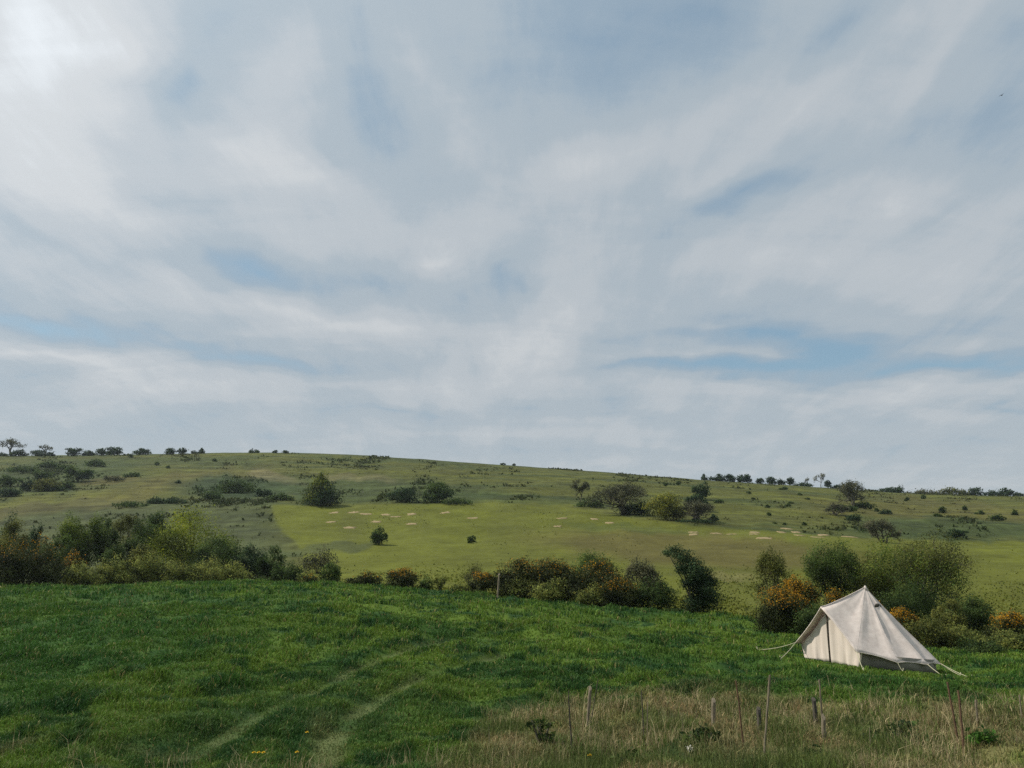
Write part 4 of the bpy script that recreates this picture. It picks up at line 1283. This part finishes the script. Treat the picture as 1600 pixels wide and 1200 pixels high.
# ------------------------------------------------------------------ sky: Nishita blue behind thin layered cloud
def build_world():
    w = bpy.data.worlds.new('World'); scene.world = w; w.use_nodes = True
    nt = w.node_tree; nt.nodes.clear(); L = nt.links.new
    out = nt.nodes.new('ShaderNodeOutputWorld'); bg = nt.nodes.new('ShaderNodeBackground')
    STR = 0.10
    bg.inputs['Strength'].default_value = STR
    L(bg.outputs[0], out.inputs[0])
    sky = nt.nodes.new('ShaderNodeTexSky'); sky.sky_type = 'NISHITA'; sky.sun_disc = False
    sky.sun_elevation = SUN_EL; sky.sun_rotation = SUN_AZ; sky.air_density = 1.0; sky.dust_density = 1.5
    tc = nt.nodes.new('ShaderNodeTexCoord')
    sx = nt.nodes.new('ShaderNodeSeparateXYZ'); L(tc.outputs['Generated'], sx.inputs[0])

    def math_(op, a, b=None, c=None, clamp=False):
        n = nt.nodes.new('ShaderNodeMath'); n.operation = op; n.use_clamp = clamp
        for i, v in enumerate((a, b, c)):
            if v is None:
                continue
            if isinstance(v, (int, float)):
                n.inputs[i].default_value = v
            else:
                L(v, n.inputs[i])
        return n.outputs[0]
    az = math_('ARCTAN2', sx.outputs['X'], sx.outputs['Y'])
    el = math_('ARCSINE', sx.outputs['Z'])
    comb = nt.nodes.new('ShaderNodeCombineXYZ'); L(az, comb.inputs[0]); L(el, comb.inputs[1])
    # position in the cloud sheet overhead (so clouds flatten towards the horizon)
    zz = math_('MAXIMUM', math_('ADD', sx.outputs['Z'], 0.16), 0.03)
    cp = nt.nodes.new('ShaderNodeCombineXYZ'); L(math_('DIVIDE', sx.outputs['X'], zz), cp.inputs[0]); L(math_('DIVIDE', sx.outputs['Y'], zz), cp.inputs[1])
    # warp
    wn = nt.nodes.new('ShaderNodeTexNoise'); wn.inputs['Scale'].default_value = 2.2; wn.inputs['Detail'].default_value = 4
    L(cp.outputs[0], wn.inputs['Vector'])
    wv = nt.nodes.new('ShaderNodeVectorMath'); wv.operation = 'SUBTRACT'; L(wn.outputs['Color'], wv.inputs[0]); wv.inputs[1].default_value = (.5, .5, .5)
    ws = nt.nodes.new('ShaderNodeVectorMath'); ws.operation = 'MULTIPLY'; L(wv.outputs[0], ws.inputs[0]); ws.inputs[1].default_value = (.20, .085, 0)
    ca = nt.nodes.new('ShaderNodeVectorMath'); ca.operation = 'ADD'; L(comb.outputs[0], ca.inputs[0]); L(ws.outputs[0], ca.inputs[1])

    def azel(px, py):
        cx = (px - 800) / FPX; cy = (600 - py) / FPX
        v = np.array([cx, CT - cy * ST, ST + cy * CT]); v /= np.linalg.norm(v)
        return math.atan2(v[0], v[1]), math.asin(v[2])
    total = None
    for px, py, rx, ry, ang, wgt in CLOUDS:
        a, e = azel(px, py)
        sc = 1.0 / (FPX * (1 + ((px - 800) / FPX) ** 2 * .6))
        mp = nt.nodes.new('ShaderNodeMapping'); mp.vector_type = 'TEXTURE'
        mp.inputs['Location'].default_value = (a, e, 0); mp.inputs['Rotation'].default_value = (0, 0, math.radians(-ang))
        mp.inputs['Scale'].default_value = (rx * sc * 2.2, ry * sc * 2.3, 1)
        L(ca.outputs[0], mp.inputs[0])
        g = nt.nodes.new('ShaderNodeTexGradient'); g.gradient_type = 'QUADRATIC_SPHERE'; L(mp.outputs[0], g.inputs[0])
        total = math_('MULTIPLY_ADD', g.outputs['Fac'], wgt, total if total is not None else 0.0)
    # streaky detail
    mp = nt.nodes.new('ShaderNodeMapping'); mp.inputs['Rotation'].default_value = (0, 0, math.radians(24)); mp.inputs['Scale'].default_value = (.65, 1.5, 1)
    L(cp.outputs[0], mp.inputs[0])
    n1 = nt.nodes.new('ShaderNodeTexNoise'); n1.inputs['Scale'].default_value = 1.5; n1.inputs['Detail'].default_value = 9; n1.inputs['Roughness'].default_value = .55; n1.inputs['Distortion'].default_value = .5
    L(mp.outputs[0], n1.inputs['Vector'])
    n2 = nt.nodes.new('ShaderNodeTexNoise'); n2.inputs['Scale'].default_value = 4.0; n2.inputs['Detail'].default_value = 10; n2.inputs['Roughness'].default_value = .62; n2.inputs['Distortion'].default_value = .35
    mp2 = nt.nodes.new('ShaderNodeMapping'); mp2.inputs['Rotation'].default_value = (0, 0, math.radians(-14)); mp2.inputs['Scale'].default_value = (1.2, .45, 1)
    L(cp.outputs[0], mp2.inputs[0]); L(mp2.outputs[0], n2.inputs['Vector'])
    d1 = math_('MULTIPLY', math_('SUBTRACT', n1.outputs['Fac'], .5), .75)
    d2 = math_('MULTIPLY', math_('SUBTRACT', n2.outputs['Fac'], .5), .50)
    n3 = nt.nodes.new('ShaderNodeTexNoise'); n3.inputs['Scale'].default_value = 3.2; n3.inputs['Detail'].default_value = 12; n3.inputs['Roughness'].default_value = .66; n3.inputs['Distortion'].default_value = .9
    mp3 = nt.nodes.new('ShaderNodeMapping'); mp3.inputs['Rotation'].default_value = (0, 0, math.radians(6)); mp3.inputs['Scale'].default_value = (1.15, .30, 1)
    L(cp.outputs[0], mp3.inputs[0]); L(mp3.outputs[0], n3.inputs['Vector'])
    d3 = math_('MULTIPLY', math_('SUBTRACT', n3.outputs['Fac'], .5), .34)
    v = math_('ADD', math_('ADD', math_('ADD', total, d1), d3), math_('ADD', d2, SKYBASE))
    rp = nt.nodes.new('ShaderNodeValToRGB'); rp.color_ramp.interpolation = 'EASE'
    els = rp.color_ramp.elements
    for k, (p, c) in enumerate(RAMP):
        e = els[k] if k < 2 else els.new(p)
        e.position = p; e.color = (*c, 1)
    L(v, rp.inputs[0])
    cov = nt.nodes.new('ShaderNodeMapRange'); cov.interpolation_type = 'SMOOTHSTEP'
    cov.inputs[1].default_value = -.12; cov.inputs[2].default_value = .42; cov.inputs[3].default_value = .42; cov.inputs[4].default_value = 1.0
    L(v, cov.inputs[0])
    up = nt.nodes.new('ShaderNodeVectorMath'); up.operation = 'SCALE'; up.inputs['Scale'].default_value = 1 / STR; L(rp.outputs[0], up.inputs[0])
    # aureole: thin cloud is brighter towards the sun; and greyer, warmer low down
    dt = nt.nodes.new('ShaderNodeVectorMath'); dt.operation = 'DOT_PRODUCT'; L(tc.outputs['Generated'], dt.inputs[0]); dt.inputs[1].default_value = tuple(SUN_DIR)
    gl = math_('POWER', math_('MAXIMUM', dt.outputs['Value'], 0.0), 4.0)
    gf = math_('MULTIPLY_ADD', gl, GLOW[1], GLOW[0])
    up2 = nt.nodes.new('ShaderNodeVectorMath'); up2.operation = 'SCALE'; L(up.outputs[0], up2.inputs[0]); L(gf, up2.inputs['Scale'])
    skyv = nt.nodes.new('ShaderNodeVectorMath'); skyv.operation = 'MULTIPLY'; L(sky.outputs[0], skyv.inputs[0]); skyv.inputs[1].default_value = SKYTINT
    mx = nt.nodes.new('ShaderNodeMix'); mx.data_type = 'RGBA'; L(cov.outputs[0], mx.inputs['Factor']); L(skyv.outputs[0], mx.inputs[6]); L(up2.outputs[0], mx.inputs[7])
    # horizon murk
    hz = math_('POWER', math_('SUBTRACT', 1.0, math_('ABSOLUTE', sx.outputs['Z'], None, None), None, True), 9.0)
    hm = nt.nodes.new('ShaderNodeMix'); hm.data_type = 'RGBA'; L(math_('MULTIPLY', hz, .72), hm.inputs['Factor'])
    L(mx.outputs[2], hm.inputs[6]); hm.inputs[7].default_value = (MURK[0] / STR, MURK[1] / STR, MURK[2] / STR, 1)
    L(hm.outputs[2], bg.inputs['Color'])


SKYBASE = .50
SKYTINT = (0.80, 1.02, 0.96)
GLOW = (.86, .42)
MURK = (.455, .49, .495)
RAMP = [(0.0, (.265, .375, .485)), (.25, (.31, .395, .475)), (.45, (.38, .445, .50)), (.62, (.455, .50, .54)), (.80, (.54, .57, .595)), (1.0, (.66, .70, .735))]
# photo position, half-lengths, tilt (degrees, clockwise), weight: + bright cloud, - thinner or grey
CLOUDS = [
    (40, 40, 280, 220, 10, .48), (120, 240, 260, 70, 10, .22), (200, 60, 120, 60, 0, .10),
    (325, 120, 55, 110, 12, -.34), (240, 135, 110, 22, -12, -.14),
    (400, 240, 150, 44, 5, .24), (460, 120, 40, 90, 0, .12), (200, 235, 110, 26, 25, -.12),
    (190, 312, 110, 26, 8, .14), (40, 350, 150, 24, 22, -.18), (330, 330, 60, 26, 0, -.12),
    (640, 120, 140, 26, 38, .20), (590, 190, 100, 50, 42, -.24), (520, 225, 60, 24, 30, -.14), (560, 30, 120, 40, 20, -.08),
    (960, 110, 300, 120, -14, -.24), (1080, 30, 220, 70, -12, -.12), (1340, 20, 110, 36, -25, -.16), (820, 60, 80, 90, 0, -.08),
    (1000, 222, 250, 34, -12, .22), (1260, 160, 230, 28, -25, .22), (1480, 60, 170, 24, -35, .16),
    (850, 310, 170, 60, -38, .15), (1170, 290, 150, 26, -22, -.34), (1320, 245, 190, 30, -12, -.22),
    (1300, 390, 280, 60, -6, .14), (1480, 300, 160, 40, -18, .12), (1560, 180, 110, 110, 0, -.12), (1590, 30, 60, 60, 0, -.14),
    (420, 420, 70, 34, 14, -.30), (600, 440, 190, 30, 6, -.22), (300, 400, 90, 24, 10, -.08),
    (800, 440, 80, 44, -35, -.34), (690, 422, 44, 16, -10, .22), (860, 480, 60, 60, -40, .12),
    (500, 495, 330, 26, 8, .28), (830, 540, 160, 36, -22, .20), (180, 450, 130, 36, 12, .12), (30, 410, 60, 40, 20, .12),
    (150, 515, 260, 22, 6, -.20), (420, 555, 190, 16, 5, -.26), (30, 495, 110, 22, 4, -.22),
    (160, 582, 250, 32, 6, .28), (560, 602, 280, 22, 0, .12), (30, 555, 110, 18, 0, .16),
    (1220, 525, 150, 22, 8, -.42), (1180, 566, 220, 17, -3, -.58), (1470, 576, 280, 20, 3, -.62), (1090, 500, 170, 16, -4, -.18), (1000, 575, 90, 9, -4, -.24), (1360, 550, 120, 14, 14, -.22), (1560, 555, 100, 16, 0, -.2),
    (1130, 604, 280, 22, 2, .22), (880, 596, 170, 22, -4, .14), (1110, 503, 50, 9, 10, .22), (1170, 548, 150, 6, 2, .2), (1450, 612, 160, 12, 0, .12),
    (620, 647, 120, 13, 0, -.24), (960, 652, 170, 14, 0, -.22), (1590, 633, 70, 12, 0, -.34), (470, 630, 80, 12, 0, -.10),
]
build_world()

# ------------------------------------------------------------------ sun
sd = bpy.data.lights.new('sun', 'SUN'); sd.energy = 3.2; sd.angle = math.radians(2.0); sd.color = (1.0, .94, .84)
so = bpy.data.objects.new('sun', sd); COL.objects.link(so)
from mathutils import Vector
so.rotation_euler = Vector(SUN_DIR).to_track_quat('Z', 'Y').to_euler()
so.location = (-60, 40, 90)

# ------------------------------------------------------------------ camera
cd = bpy.data.cameras.new('camera'); cd.sensor_width = 36; cd.sensor_fit = 'HORIZONTAL'; cd.lens = FPX / 1600 * 36
cd.clip_start = .1; cd.clip_end = 12000
co = bpy.data.objects.new('camera', cd); COL.objects.link(co)
co.location = (0, 0, 0); co.rotation_euler = (math.pi / 2 + TH, 0, 0)
scene.camera = co

scene.view_settings.view_transform = 'Standard'; scene.view_settings.look = 'None'
scene.view_settings.exposure = 0.3; scene.view_settings.gamma = 1.0
scene.render.engine = 'CYCLES'
scene.cycles.use_denoising = False
scene.cycles.max_bounces = 6; scene.cycles.transparent_max_bounces = 4; scene.cycles.volume_bounces = 0
